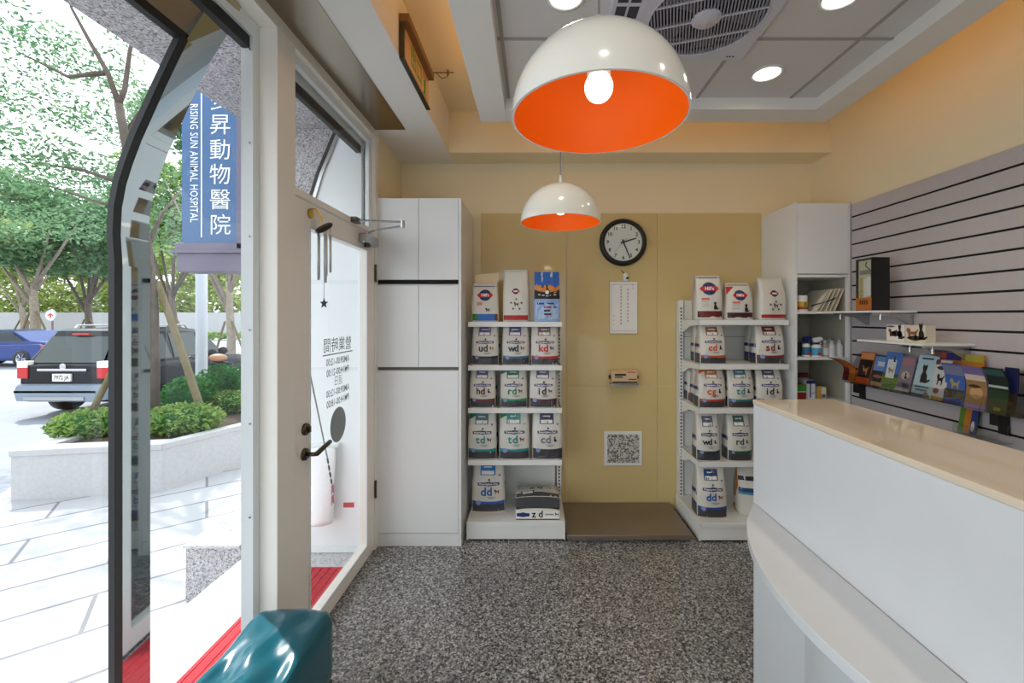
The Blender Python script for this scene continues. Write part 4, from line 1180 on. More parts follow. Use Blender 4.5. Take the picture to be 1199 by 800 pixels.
mb = MB().box(vx0 + .022, vx1 - .022, YW - .0145, YW - .012, vz0 + .022, vz1 - .022, VM); mb.build('perforated_plate', vt)
pq = thing('wall_plaque', (ax(730, 3.16), YW, az(360, 3.16)), 'white framed notice with columns of small characters under the wall clock', 'notice')
qx0, qx1, qz0, qz1 = ax(713.5, 3.16), ax(746.5, 3.16), az(391, 3.16), az(329.5, 3.16)
MB().box(qx0, qx1, YW - .010, YW, qz0, qz1, mat('plaque_edge', 'b9ae98', .4)).build('frame', pq, bevel=.002)
mb = MB().box(qx0 + .004, qx1 - .004, YW - .0115, YW - .010, qz0 + .004, qz1 - .004, PAPER)
GREYT = C_('75706c')
qq = lambda px, py: lambda u, v: (ax(px, 3.16) + u, YW - .0119, az(py, 3.16) + v)
rq = random.Random(5)


def glyph(px, py, s):
    z0 = az(py, 3.16); x0 = ax(px, 3.16)
    for k in range(3): mb.box(x0 - s * .5, x0 + s * .5 * rq.uniform(.5, 1), YW - .012, YW - .0115, z0 + (k - 1) * s * .4, z0 + (k - 1) * s * .4 + s * .14, GREYT)
    mb.box(x0 - s * .08, x0 + s * .08, YW - .012, YW - .0115, z0 - s * .5, z0 + s * .5, GREYT)


for k in range(12): glyph(727, 336 + k * 3.9, .014)
for k in range(4): glyph(735, 339.5 + k * 3.9, .014)
for k in range(6): glyph(735, 356 + k * 4, .014)
for k in range(2): glyph(741, 334 + k * 3.4, .009)
for k in range(3): glyph(718.5, 370 + k * 5, .008)
for px in (716.3,): mb.box(ax(716.2, 3.16), ax(716.4, 3.16), YW - .012, YW - .0115, qz0 + .02, qz1 - .02, GREYT)
for (a, c, e1, e2) in ((715.5, 744.5, 333, 333.3), (715.5, 744.5, 387.5, 387.8)): mb.box(ax(a, 3.16), ax(c, 3.16), YW - .012, YW - .0115, az(e2, 3.16), az(e1, 3.16), GREYT)
mb.build('sheet', pq)
sn = thing('motion_sensor', (ax(733, 3.14), YW, az(323, 3.14)), 'tiny white sensor on the wall between the clock and the notice', 'sensor')
c = at(733, 322.5, 3.14)
MB().ball((c.x, 3.147, c.z), .022, WHITEM, 14, (1, .8, 1)).build('dome', sn, smooth=True)
mb = MB().box(c.x - .018, c.x + .016, 3.14, YW, c.z - .04, c.z - .012, WHITEM).box(c.x - .0, c.x + .018, 3.135, 3.145, c.z - .028, c.z - .014, BLACK).tube([(c.x - .03, YW, c.z + .04), (c.x - .01, 3.15, c.z + .015)], .003, BLACK, 6); mb.build('base', sn)

ck = thing('wall_clock', (ax(730, 3.13), YW, az(283.5, 3.13)), 'round wall clock with black rim and white face on the cream wall', 'clock')
c = Vector((ax(730, 3.13), 0, az(283.5, 3.13))); R = 27.6 * 3.13 / F
mb = MB().lathe([(R * .80, .030), (R * .84, .040), (R * .93, .042), (R, .026), (R, 0)], (c.x, YW, c.z), BLACK, 56, 'y'); mb.build('rim', ck, smooth=True)
mb = MB().lathe([(0, .030), (R * .81, .030)], (c.x, YW, c.z), PAPER, 56, 'y')
for k in range(12):
    a = pi / 2 - (k + 1) * pi / 6; rr_ = R * .66
    put_text(mb, str(k + 1), R * .21, (lambda u, v, a=a: (c.x + rr_ * cos(a) + u, YW - .0305, c.z + rr_ * sin(a) + v)), BLACK, .001)
for k in range(60):
    a = k * pi / 30; p = lambda r, da: (c.x + r * cos(a + da), YW - .0304, c.z + r * sin(a + da))
    mb.add([p(R * .76, -.008), p(R * .79, -.008), p(R * .79, .008), p(R * .76, .008)], [(0, 1, 2, 3)], BLACK)
mb.build('face', ck)


def hand(nm, deg, l, w, y, back, m):
    a = pi / 2 - radians(deg); d_ = Vector((cos(a), 0, sin(a))); n_ = Vector((-sin(a), 0, cos(a)))
    o = Vector((c.x, YW - y, c.z)); t = Vector((0, -.0015, 0))
    p = [o - d_ * back - n_ * w, o + d_ * l - n_ * w * .6, o + d_ * l + n_ * w * .6, o - d_ * back + n_ * w]
    mb = MB().add(p + [q + t for q in p], [(0, 1, 2, 3), (7, 6, 5, 4), (0, 4, 5, 1), (1, 5, 6, 2), (2, 6, 7, 3), (3, 7, 4, 0)], m); mb.build(nm, ck)


hand('hour_hand', 73, R * .58, R * .035, .032, R * .12, BLACK); hand('minute_hand', 158, R * .74, R * .03, .034, R * .12, BLACK); hand('second_hand', 222, R * .55, R * .008, .036, R * .2, C_('8a8a8a'))
MB().lathe([(0, .039), (R * .05, .039), (R * .05, .031)], (c.x, YW, c.z), BLACK, 16, 'y').build('hub', ck)
MB().lathe([(0, .0385), (R * .80, .0385)], (c.x, YW, c.z), GLASS, 40, 'y').build('cover_glass', ck)

# ------------------------------------------------------------------ corner cabinet on the right
YK = 2.754
kx0, kx1 = 1.72, 2.085
kz = lambda y: az(y, YK)
kc = thing('corner_cabinet', (kx0, YK, 0), 'white corner cabinet with open niches beside the slatted wall', 'cabinet')
T = .014
NICHE = mat('niche_painted_shade', 'a9a596', .5)  # dimness of the niches put into the colour of back and inner sides
mb = MB().box(kx0, kx0 + T, YK, YB - .007, 0, kz(237), WHITE).box(kx1 - T, kx1, YK, YB - .007, 0, kz(237), WHITE).box(kx0 + T, kx1 - T, YK + .02, YB - .007, kz(237) - .016, kz(237), WHITE)
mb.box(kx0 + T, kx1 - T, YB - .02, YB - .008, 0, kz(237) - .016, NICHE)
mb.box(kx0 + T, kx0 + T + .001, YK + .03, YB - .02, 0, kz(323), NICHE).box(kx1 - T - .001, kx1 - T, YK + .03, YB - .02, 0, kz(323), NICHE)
mb.build('carcass', kc, bevel=.001)
MB().box(kx0 + T + .002, kx1 - T - .002, YK, YK + .019, kz(320.6), kz(238), WHITE).build('door', kc, bevel=.0015)
for zz in (321.5, 364.5, 418.5, 470, 520): MB().box(kx0 + T, kx1 - T, YK + .004, YB - .02, kz(zz) - .018, kz(zz), WHITE).build('shelf', kc, bevel=.001)
MB().box(kx0 + T, kx1 - T, YK, YK + .019, .0, kz(524), WHITE).build('lower_door', kc, bevel=.0015)
S1, S2, S3 = kz(364.5), kz(418.5), kz(470)
kx = lambda px: ax(px, YK + .06)
jr = thing('pill_jar', (kx(939), YK + .06, S1), 'small white capped jar with red and yellow label, top niche of the corner cabinet', 'jar')
r = 5.8 * 2.8 / F
x_ = kx(939)
MB().lathe([(0, 0), (r, 0), (r, .07), (r * .9, .078), (0, .078)], (x_, YK + .06, S1), PAPER, 24).build('body', jr, smooth=False)
mb = MB().lathe([(r * 1.01, .012), (r * 1.01, .064)], (x_, YK + .06, S1), C_('d8a32a'), 24)
mb.lathe([(r * 1.02, .012), (r * 1.02, .03)], (x_, YK + .06, S1), C_('b03a22'), 24).box(x_ - .008, x_ + .008, YK + .06 - r * 1.05, YK + .07 - r, S1 + .02, S1 + .06, C_('7a8a3a')); mb.build('label', jr)
MB().lathe([(r * .95, .076), (r * .98, .078), (r * .98, .102), (r * .9, .106), (0, .106)], (x_, YK + .06, S1), PAPER, 24).build('cap', jr)
# folders leaning on each other
FOL = mat('cream_card', 'd8d0bc', .6)
for i, (px, lean) in enumerate(((958, .62), (963, .5), (969, .44), (974, .42), (979, .40))):
    xb = kx(px - 6); h = .165; dx = h * sin(lean); hz = h * cos(lean); th = .006
    mb = MB().prism([(0, .003), (th, 0), (dx + th, hz), (dx, hz + .003)], lambda u, v, w: (xb + u, w, S1 + v), YK + .03, YK + .25, FOL)
    o = mb.build('booklet', bevel=.001)
    if i == 0:
        pass
    tag(o, ['cream booklet with dark blue stripe leaning beside the jar', 'cream booklet second in the leaning row in the top niche', 'cream booklet in the middle of the leaning row in the top niche', 'cream booklet fourth in the leaning row in the top niche', 'cream booklet at the right end of the leaning row in the top niche'][i], 'booklet', 'booklets leaning in the top niche')
    if i == 0:
        mb = MB().prism([(.0, .0), (.16, .05), (.168, .064), (.09, .032), (.0, .012)], lambda u, v, w: (xb - .035 + u, w, S1 + .03 + v), YK + .028, YK + .0295, C_('1f2c4a'))
        mb.prism([(-.03, 0), (.0, .004), (.085, hz), (.04, hz - .03), (0, .05)], lambda u, v, w: (xb + u, w, S1 + v), YK + .03, YK + .031, FOL)
        q = mb.build('cover_stripe', o, local=True)


def spray(px, yy, z, capc, labelc, label, r=.026, h=.085):
    x = ax(px, yy); o = thing('spray_bottle', (x, yy, z), label, 'spray bottle')
    MB().lathe([(0, 0), (r, 0), (r, h * .8), (r * .85, h * .92), (r * .4, h), (0, h)], (x, yy, z), PAPER, 20).build('body', o)
    mb = MB().lathe([(r * 1.02, h * .1), (r * 1.02, h * .72)], (x, yy, z), C_(labelc), 20).box(x - .012, x + .012, yy - r * 1.06, yy - r, z + h * .15, z + h * .35, C_('b0402a')); mb.build('label', o)
    mb = MB().lathe([(r * .45, h), (r * .5, h + .012), (r * .3, h + .014), (0, h + .014)], (x, yy, z), C_('1a1c5a'), 16)
    mb.prism([(-.02, 0), (-.022, .028), (.024, .036), (.038, .024), (.036, .014), (.014, .012), (.012, 0)], lambda u, v, w: (x + u, w, z + h + .014 + v), yy - .011, yy + .011, C_(capc)); mb.build('spray_head', o, bevel=.002)
    mb = MB().tube([(x + .022, yy, z + h + .024), (x + .03, yy, z + h + .01), (x + .024, yy, z + h - .006)], .003, C_(capc), 6); mb.build('trigger', o)


spray(944, YK + .07, S2, '1a1f6a', '2f6f9a', 'small spray bottle with dark blue head in the middle niche of the corner cabinet', .024, .088)
spray(956, YK + .05, S2, 'e8e8e6', '4a9fc8', 'white spray bottle with white head and blue label in the middle niche', .030, .082)
tag(MB().lathe([(0, 0), (.014, 0), (.014, .085), (.01, .095), (0, .095)], (ax(935.6, YK + .12), YK + .12, S2), C_('17181c'), 16).build('dark_bottle'), 'dark narrow bottle at the left side of the middle niche', 'bottle')


def clear_bottle(px, yy, label, h, c):
    x = ax(px, yy); o = thing('small_bottle', (x, yy, S2), label, 'bottle', 'small white bottles in the middle niche'); r = .021
    MB().lathe([(0, 0), (r, 0), (r, h * .62), (r * .6, h * .78), (r * .55, h * .8), (0, h * .8)], (x, yy, S2), C_(c), 18).build('body', o)
    MB().lathe([(r * .62, h * .8), (r * .62, h * .97), (0, h)], (x, yy, S2), C_('bdb8b2'), 14).build('cap', o)
    MB().lathe([(r * 1.02, h * .1), (r * 1.02, h * .5)], (x, yy, S2), C_('d9d7d4'), 18).build('label', o)


clear_bottle(966, YK + .06, 'small pinkish grey bottle next to the white spray bottle', .115, 'a59b9c')
clear_bottle(974, YK + .05, 'small white bottle in front, second of the bottle row', .112, 'e2e0dd')
clear_bottle(982.5, YK + .05, 'small white bottle nearest the slatted wall in the middle niche', .115, 'dcdad7')
clear_bottle(971, YK + .12, 'small white bottle behind, between the pinkish bottle and the front white one', .12, 'c9c5c2')
clear_bottle(980, YK + .12, 'small white bottle in the back row near the slatted wall', .12, 'cfccc8')


def carton(nm, px0, px1, py0, py1, yy, dep, c, label, bands):
    x0, x1, z1 = ax(px0, yy), ax(px1, yy), az(py0, yy); z0 = S3 if py1 is None else az(py1, yy)
    o = thing(nm, ((x0 + x1) / 2, yy, z0), label, 'box')
    MB().box(x0, x1, yy, yy + dep, z0, z1, C_(c)).build('carton', o, bevel=.001)
    mb = MB()
    for (a, b_, e, f, cc) in bands: mb.box(x0 + (x1 - x0) * a, x0 + (x1 - x0) * b_, yy - .0008, yy, z0 + (z1 - z0) * e, z0 + (z1 - z0) * f, C_(cc))
    mb.build('printed_front', o)


YQ = YK + .04
carton('medicine_carton', 932.5, 944, 450.5, None, YQ, .09, '7a1418', 'small red and green box in the lowest visible niche', ((0, 1, .56, .98, '2f8a28'), (0, 1, .5, .56, 'c8c0b0')))
carton('medicine_carton', 944.5, 954.5, 445.5, None, YQ + .02, .09, 'd0d3dc', 'navy and white box beside the red and green box', ((0, 1, .82, 1, '1f2860'), (.38, .52, .1, 1, '1f2860'), (.62, .9, .3, .36, '7a80a0')))
carton('medicine_carton', 934, 946, 436.5, None, YQ + .12, .10, 'b8a890', 'brown topped box standing behind the red and green box', ((0, 1, .8, 1, '5a2a1c'), (.0, 1, .72, .78, '8a6a5a')))
carton('medicine_carton', 957, 967.5, 453.5, None, YQ + .04, .05, 'd8d0b8', 'small yellow and white box right of the navy and white box', ((0, .45, .0, 1, 'c0993a'), (.5, .9, .1, .4, '4a5a7a')))

# ------------------------------------------------------------------ slatted wall and its shelves
XS = 2.085
sw = MB().box(XS + .004, XR, YN + .3, 2.748, .3, 2.186, GAP)
z = 2.186; k = 0
while z > .35:
    zt_ = z; zb = 2.103 - .09 * k
    sw.box(XS, XS + .012, YN + .3, 2.748, zb + .0055, zt_, SLAT); z = zb - .0055; k += 1
tag(sw.build('slatted_wall_panel'), 'grey slatted display panel covering the right-hand wall', 'wall panel', kind='thing')


def wall_shelf(label, y0, y1, z, brk):
    o = thing('glass_shelf', (XS, (y0 + y1) / 2, z), label, 'shelf')
    MB().box(1.83, XS - .001, y0, y1, z - .012, z, WHITEM).build('board', o, bevel=.003)
    for y in brk:
        mb = MB().prism([(1.86, z - .012), (XS - .001, z - .012), (XS - .001, z - .085), (XS - .02, z - .085), (1.99, z - .035), (1.86, z - .025)], lambda u, v, w: (u, w, v), y - .005, y + .005, STEEL)
        mb.tube([(1.905, y, z - .016), (1.905, y, z - .052)], .008, STEEL, 10).build('bracket', o, bevel=.001)


wall_shelf('short white shelf on the slatted wall carrying the black display box', 2.272, 2.72, 1.484, (2.30, 2.60))
wall_shelf('short white shelf on the slatted wall carrying the two pet picture boxes', 1.975, 2.372, 1.322, (2.0, 2.12))
# black display box
bx = thing('display_box', (1.95, 2.40, 1.484), 'tall black display box with clear front and orange label on the upper wall shelf', 'display box')
y0, y1, x0, x1, zt_ = 2.345, 2.462, 1.895, 1.995, 1.484 + .30
mb = MB().box(x0 + .012, x1, y0, y1, 1.484, zt_, BLACK).box(x0, x0 + .012, y0, y0 + .008, 1.484, zt_, BLACK).box(x0, x0 + .012, y1 - .008, y1, 1.484, zt_, BLACK).box(x0, x0 + .012, y0, y1, zt_ - .01, zt_, BLACK).box(x0, x0 + .012, y0, y1, 1.484, 1.49, BLACK)
mb.build('case', bx)
xf = x0 + .0105
mb = MB().box(xf, x0 + .012, y0 + .008, y1 - .008, 1.484 + .075, zt_ - .01, C_('cfcbb0'))
zz = lambda t: 1.484 + .075 + .215 * t
yy = lambda t: y0 + .008 + (y1 - y0 - .016) * t
mb.box(xf - .0006, xf, yy(.1), yy(.42), zz(.05), zz(.55), PAPER).box(xf - .0006, xf, yy(.68), yy(.92), zz(.0), zz(.55), C_('b9b070'))
mb.box(xf - .0006, xf, yy(.1), yy(.9), zz(.62), zz(.74), C_('8d8a84')).box(xf - .0006, xf, yy(.42), yy(.62), zz(.02), zz(.5), C_('dfe4e0'))
mb.tube([(xf - .001, yy(.2), zz(.74)), (xf - .001, yy(.5), zz(.86)), (xf - .001, yy(.4), zz(.95))], .003, C_('4a3a34'), 6); mb.build('picture_window', bx)
mb = MB().box(x0 - .001, x0 + .012, y0 + .003, y1 - .002, 1.488, 1.484 + .075, C_('b5651f'))
for k in range(4): mb.box(x0 - .0016, x0 - .001, yy(.2 + .16 * k), yy(.31 + .16 * k), 1.52, 1.545, C_('3a2414'))
mb.build('orange_label', bx)
tag(MB().quad((x0 - .0005, y0 + .004, 1.56), (x0 - .0005, y1 - .004, 1.56), (x0 - .0005, y1 - .004, zt_ - .004), (x0 - .0005, y0 + .004, zt_ - .004), ACRYL).build('clear_front', bx), 'clear front')


def pet_card(y0, y1, z, h, label, bgc, spots):
    xx = 1.90
    o = thing('picture_box', (xx, (y0 + y1) / 2, z), label, 'picture box')
    MB().box(xx, xx + .05, y0, y1, z, z + h, C_(bgc)).build('box_body', o, bevel=.001)
    mb = MB()
    for (u, v, su, sv_, c, sh) in spots:
        mb.add([(xx - .0008, y0 + (y1 - y0) * (1 - u) - a * su * .12, z + h * v + b_ * sv_ * .1) for a, b_ in sh], [tuple(range(len(sh)))], C_(c))
    mb.build('pet_print', o)


pet_card(2.145, 2.255, 1.322, .085, 'white picture box with dogs, the far one on the lower wall shelf', 'e4dfda', ((.35, .5, .35, .4, '7a4a34', DOG), (.78, .5, .35, .6, '16161a', CAT), (.55, .3, .3, .3, '2a2626', CIRC[:10]), (.25, .9, .25, .1, '6a6460', EYEP)))
pet_card(2.03, 2.14, 1.322, .085, 'cream picture box with a brown dog and a black cat on the wall shelf', 'd9cfba', ((.35, .5, .45, .5, '8a5c3c', DOG), (.82, .55, .4, .65, '17171b', CAT), (.5, .25, .4, .25, '2a2420', EYEP)))

# leaflet rack
lr = thing('leaflet_rack', (2.03, 2.2, 1.15), 'clear acrylic leaflet rack fixed along the slatted wall behind the counter', 'leaflet rack')
XB = 1.985


def yof(px, x=XB): return F * x / (px - CX)


def zof(py, y): return EYE + (CY - py) * y / F


ya, yb = 1.70, 2.66
zr = lambda y: 1.07
mb = MB().box(XB - .01, XS - .002, ya, yb, 1.035, 1.04, ACRYL).box(XB - .012, XB - .009, ya, yb, 1.035, 1.10, ACRYL)
mb.box(2.02, XS - .002, 1.82, 2.02, .893, .898, ACRYL).box(2.02, 2.024, 1.82, 2.02, .898, .94, ACRYL)
mb.build('tray', lr)
for px, nm in ((1003, 'a'), (1166, 'b')):
    y = yof(px, 2.04)
    mb = MB().box(2.03, XS - .001, y - .018, y + .018, .97, 1.036, BLACK).box(2.07, XS - .001, y - .02, y + .02, .93, .97, BLACK); tag(mb.build('support', lr, bevel=.002), 'black support')
for y in (ya, 1.86, 2.03, 2.19, 2.36, 2.52, yb): MB().prism([(XB - .01, 1.035), (XS - .003, 1.035), (XS - .003, 1.22), (XS - .02, 1.22)], lambda u, v, w: (u, w, v), y - .0015, y + .0015, ACRYL).build('divider', lr)
mb = MB().box(XS - .006, XS - .003, ya, yb, 1.035, 1.22, ACRYL); mb.build('back_sheet', lr)


def leaflet(pl, pr, z0, z1, lean, label, base, art, curl=0.0, x=None, th=.006, skew=0.0):
    """an upright leaflet between two picture columns, foot at z0, head at z1, leaning back by lean"""
    xx = XB if x is None else x
    yl, yr = yof(pl, xx), yof(pr, xx)          # far side, near side
    N = 8

    def S(u, t, w=0.0):                         # u: 0 far .. 1 near ; t: 0 foot .. 1 head
        return (xx + lean * t - curl * max(0, t - .35) ** 2 + w, yl + (yr - yl) * u + skew * t, z0 + (z1 - z0) * (t - (.12 * curl * t * t * 4 if curl else 0)))
    mb = MB()
    vs = [S(u, i / N, w) for i in range(N + 1) for (u, w) in ((0, 0), (1, 0), (1, th), (0, th))]
    fs = [(i * 4 + k, i * 4 + (k + 1) % 4, (i + 1) * 4 + (k + 1) % 4, (i + 1) * 4 + k) for i in range(N) for k in range(4)] + [(0, 3, 2, 1), (N * 4, N * 4 + 1, N * 4 + 2, N * 4 + 3)]
    mb.add(vs, fs, C_(base))
    lv = -.0007
    for a in art:
        lv -= .0003
        if a[0] == 'r':
            _, u0, u1, t0, t1, c = a; n = 6
            v2 = [S(u, t0 + (t1 - t0) * i / n, lv) for i in range(n + 1) for u in (u0, u1)]
            mb.add(v2, [(i * 2, i * 2 + 1, i * 2 + 3, i * 2 + 2) for i in range(n)], C_(c, .35))
        else:
            _, sh, u, t, su, st, c = a
            mb.add([S(u + p * su, t + q * st, lv) for p, q in sh], [tuple(range(len(sh)))], C_(c, .35))
    o = mb.build('leaflet')
    return tag(o, label, 'leaflet', 'leaflets in the wall rack')


R_ = 'r'
leaflet(986, 1000, 1.045, 1.215, .03, 'curled orange leaflet at the far end of the rack by the corner cabinet', 'a5581f', ((R_, .0, .5, .0, .55, '5a1a20'), (R_, .5, 1, .0, 1, 'b8651f'), ('p', CIRC, .75, .35, .15, .06, '6a7a60')), curl=.30)
leaflet(1001, 1017, 1.045, 1.235, .045, 'orange leaflet with a black dog, second from the corner cabinet', 'b0561f', ((R_, .05, .95, .78, .98, 'd8905a'), (R_, .05, .95, .2, .76, '1f1712'), ('p', DOG, .5, .42, .4, .26, 'b8774a'), ('p', CAT, .35, .4, .25, .2, '141214'), (R_, 0, 1, 0, .2, 'd0521a')))
leaflet(1017, 1033, 1.045, 1.225, .045, 'blue and dark leaflet beside the orange dog leaflet', '1d2026', ((R_, .05, 1, .5, .96, '6a8fc8'), (R_, .3, .8, .65, .8, 'c8d0dc'), (R_, .0, 1, .2, .45, '3a2c26'), ('p', EYEP, .5, .32, .35, .1, '9a6a50'), (R_, .1, .9, .03, .15, 'c9925a')))
leaflet(1030, 1048, 1.045, 1.25, .045, 'blue and green leaflet with a leaping animal picture', '4f78c0', ((R_, 0, 1, .0, .34, '6f8a24'), (R_, 0, 1, .34, .42, '4a5a30'), (R_, .2, .75, .3, .8, 'dfe2de'), ('p', CAT, .6, .8, .18, .12, '15161c'), ('p', DOG, .5, .5, .3, .14, '8a7430')))
leaflet(1048, 1064, 1.05, 1.235, .045, 'greyish leaflet with pink heading and a small dog', '8a7f86', ((R_, .1, .9, .75, .95, 'b47a86'), ('p', CIRC, .5, .45, .3, .12, 'c8bca8'), ('p', CAT, .55, .42, .25, .14, '2a2420'), (R_, .1, .9, .12, .22, '5a3a5a'), (R_, .0, 1, .0, .08, 'c9c4c2')))
leaflet(1066, 1088, 1.045, 1.25, .05, 'pale blue leaflet with a sitting dark cat', 'b9d2da', ((R_, .2, .8, .90, .94, '20242a'), ('p', CAT, .5, .5, .55, .36, '2c221e'), (R_, .12, .88, .2, .23, '20242a'), (R_, .2, .8, .12, .16, '5a6a70'), (R_, 0, 1, 0, .04, '20242a'), ('p', CIRC, .8, .06, .12, .05, 'a8743a')))
leaflet(1087, 1104, 1.04, 1.235, .045, 'white leaflet with a black and white dog and gold foot', 'd9d4cf', ((R_, 0, 1, 0, .08, 'b8963a'), ('p', DOG, .5, .5, .4, .26, '231f22'), ('p', EYEP, .45, .8, .35, .1, '3a3438'), ('p', CIRC, .4, .22, .2, .07, '8a3a3a'), (R_, .0, .3, .88, 1, '7a3a4a')))
leaflet(1104, 1127, 1.04, 1.235, .05, 'blue leaflet with dogs under a violet heading', '4a5fa8', ((R_, 0, 1, .7, .97, '7a7fa0'), (R_, 0, 1, .4, .66, '3a62b0'), ('p', DOG, .5, .45, .4, .26, 'a89a5a'), (R_, 0, 1, .12, .34, '3a3a2a'), (R_, 0, 1, 0, .12, '25418c')), curl=.10, skew=.02)
leaflet(1129, 1153, 1.03, 1.235, .05, 'violet leaflet with tan puppies', '7a6aa0', ((R_, 0, 1, .62, .8, 'cfc2b4'), (R_, 0, 1, .12, .66, '9a7448'), ('p', CIRC, .5, .38, .32, .14, 'c09a6a'), ('p', EYEP, .4, .52, .35, .08, '3a2a1e'), ('p', CIRC, .55, .36, .12, .05, '5a3a24'), (R_, 0, 1, 0, .12, '9a7cb0')), curl=.12, skew=.02)
leaflet(1155, 1178, 1.03, 1.24, .05, 'dark green leaflet with a white line across', '14221c', ((R_, 0, 1, .82, .96, '2f5a58'), (R_, 0, 1, .55, .6, 'aebdb4'), (R_, 0, 1, .1, .5, '1c3a22'), (R_, .35, .7, .08, .14, '9a8a2a')), curl=.12, skew=.02)
leaflet(1172, 1187, 1.05, 1.235, .03, 'navy leaflet with a tan animal at its foot, at the near end of the rack', '16204e', ((R_, 0, 1, 0, .4, '4a3826'), ('p', CAT, .5, .22, .4, .2, '9a7a5a')), curl=.03, x=2.02)
leaflet(1090, 1150, 1.10, 1.272, .01, 'multicoloured booklet standing behind the blue dog leaflet', 'c0752a', ((R_, 0, .3, .8, 1, 'b03a2a'), (R_, .3, .6, .8, 1, '1f2f7a'), (R_, .6, 1, .8, 1, 'a89a3a')), x=2.05)
leaflet(1121, 1142, .90, 1.02, .02, 'yellow, green and blue leaflet in the lower row under the violet leaflet', '2a5a3a', ((R_, .0, .3, 0, 1, '5a8a2a'), (R_, .3, .65, 0, 1, 'c87a1f'), (R_, .65, 1, 0, 1, '1f3a7a'), ('p', CIRC, .8, .3, .1, .2, 'd9d4cf')), x=2.05)

# ------------------------------------------------------------------ counter
ct = thing('reception_counter', (1.0, .5, 0), 'white reception counter with raised front and bowed lower ledge', 'counter')
KY0, KY1 = -1.6, 1.616
MB().box(.848, 1.158, KY0, KY1, .0, 1.113, PANEL).build('front_panel', ct, bevel=.002)
MB().box(.846, 1.160, KY0, KY1 + .002, 1.113, 1.131, CTOP).build('top', ct, bevel=.0025)
R0, yc0, xo = .89, 1.03, .633
pts = []
for i in range(49):
    y = yc0 + .587 - 1.174 * i / 48
    pts.append((xo + R0 - sqrt(R0 * R0 - (y - yc0) ** 2), y))
poly = [(.848, pts[0][1])] + pts + [(.848, pts[-1][1])]
mb = MB().prism(poly, lambda u, v, w: (u, v, w), .706, .734, PANEL); mb.build('ledge', ct, bevel=.003)
lw = [(xo + .17 + .62 - sqrt(.62 ** 2 - ((y - yc0) * .8) ** 2), y) for (_, y) in pts]
poly = [(.848, KY1 - .012)] + [p for p in lw if p[0] < .848] + [(.848, pts[-1][1])]
mb = MB().prism(poly, lambda u, v, w: (u, v, w), .0, .706, PANEL); mb.build('lower_panel', ct)
MB().box(1.16, 1.75, KY0, KY1 - .1, .70, .73, PANEL).build('desk_top', ct, bevel=.002)
MB().box(1.16, 1.72, KY1 - .13, KY1 - .11, 0, .70, PANEL).build('desk_leg', ct)

# ------------------------------------------------------------------ bench
bn = thing('bench', (-.84, .5, 0), 'teal vinyl bench seat along the window in the lower left', 'bench')
NXb, NYb, NZb = 18, 90, 8
bx0, bx1, by0, by1, bz0, bz1 = -.975, -.70, -.7, 1.485, .17, .42


def cush(p):
    r = .038
    q = Vector((min(max(p.x, bx0 + r), bx1 - r), min(max(p.y, by0 + r), by1 - r), min(max(p.z, bz0 + r), bz1 - r)))
    d_ = p - q
    if d_.length > 1e-6: p = q + d_.normalized() * r
    if p.z > bz1 - .06:
        yy_ = (by1 - p.y)
        fall = math.exp(-((yy_ - .33) / .28) ** 2)
        w = sin((p.x - bx0) * 42 + yy_ * 9 + 1.5 * sin(yy_ * 14)) * .007 + sin((p.x * 1.4 + p.y) * 31) * .0045 + sin(p.x * 75 - p.y * 22) * .003
        p = p + Vector((0, 0, w * fall + .012 * sin(pi * (p.x - bx0) / (bx1 - bx0)) - .016 * math.exp(-((yy_ - .28) / .1) ** 2)))
    return p


mb = MB()


def face(fn, nu, nv):
    mb.add([cush(Vector(fn(i / nu, j / nv))) for j in range(nv + 1) for i in range(nu + 1)], [(j * (nu + 1) + i, j * (nu + 1) + i + 1, (j + 1) * (nu + 1) + i + 1, (j + 1) * (nu + 1) + i) for j in range(nv) for i in range(nu)], TEAL)


LX, LY, LZ = bx1 - bx0, by1 - by0, bz1 - bz0
face(lambda a, c: (bx0 + LX * a, by0 + LY * c, bz1), NXb * 2, NYb * 2)
face(lambda a, c: (bx1 - LX * a, by0 + LY * c, bz0), NXb, NYb)
face(lambda a, c: (bx1, by0 + LY * a, bz0 + LZ * c), NYb * 2, NZb)
face(lambda a, c: (bx0, by1 - LY * a, bz0 + LZ * c), NYb * 2, NZb)
face(lambda a, c: (bx1 - LX * a, by1, bz0 + LZ * c), NXb * 2, NZb)
face(lambda a, c: (bx0 + LX * a, by0, bz0 + LZ * c), NXb * 2, NZb)
mb.build('cushion', bn, smooth=True)
mb = MB().box(bx0 + .01, bx1 - .01, by0 + .01, by1 - .01, .15, .172, BLACK); mb.build('seat_board', bn)
for (x, y) in ((bx0 + .04, by1 - .05), (bx1 - .04, by1 - .05), (bx0 + .04, by0 + .05), (bx1 - .04, by0 + .05)): MB().box(x - .018, x + .018, y - .018, y + .018, 0, .15, BLACK).build('leg', bn)

# ------------------------------------------------------------------ pendants, downlights, fan, exit sign
BULB = emit('bulb_glow', 'fff2d8', 3.2)


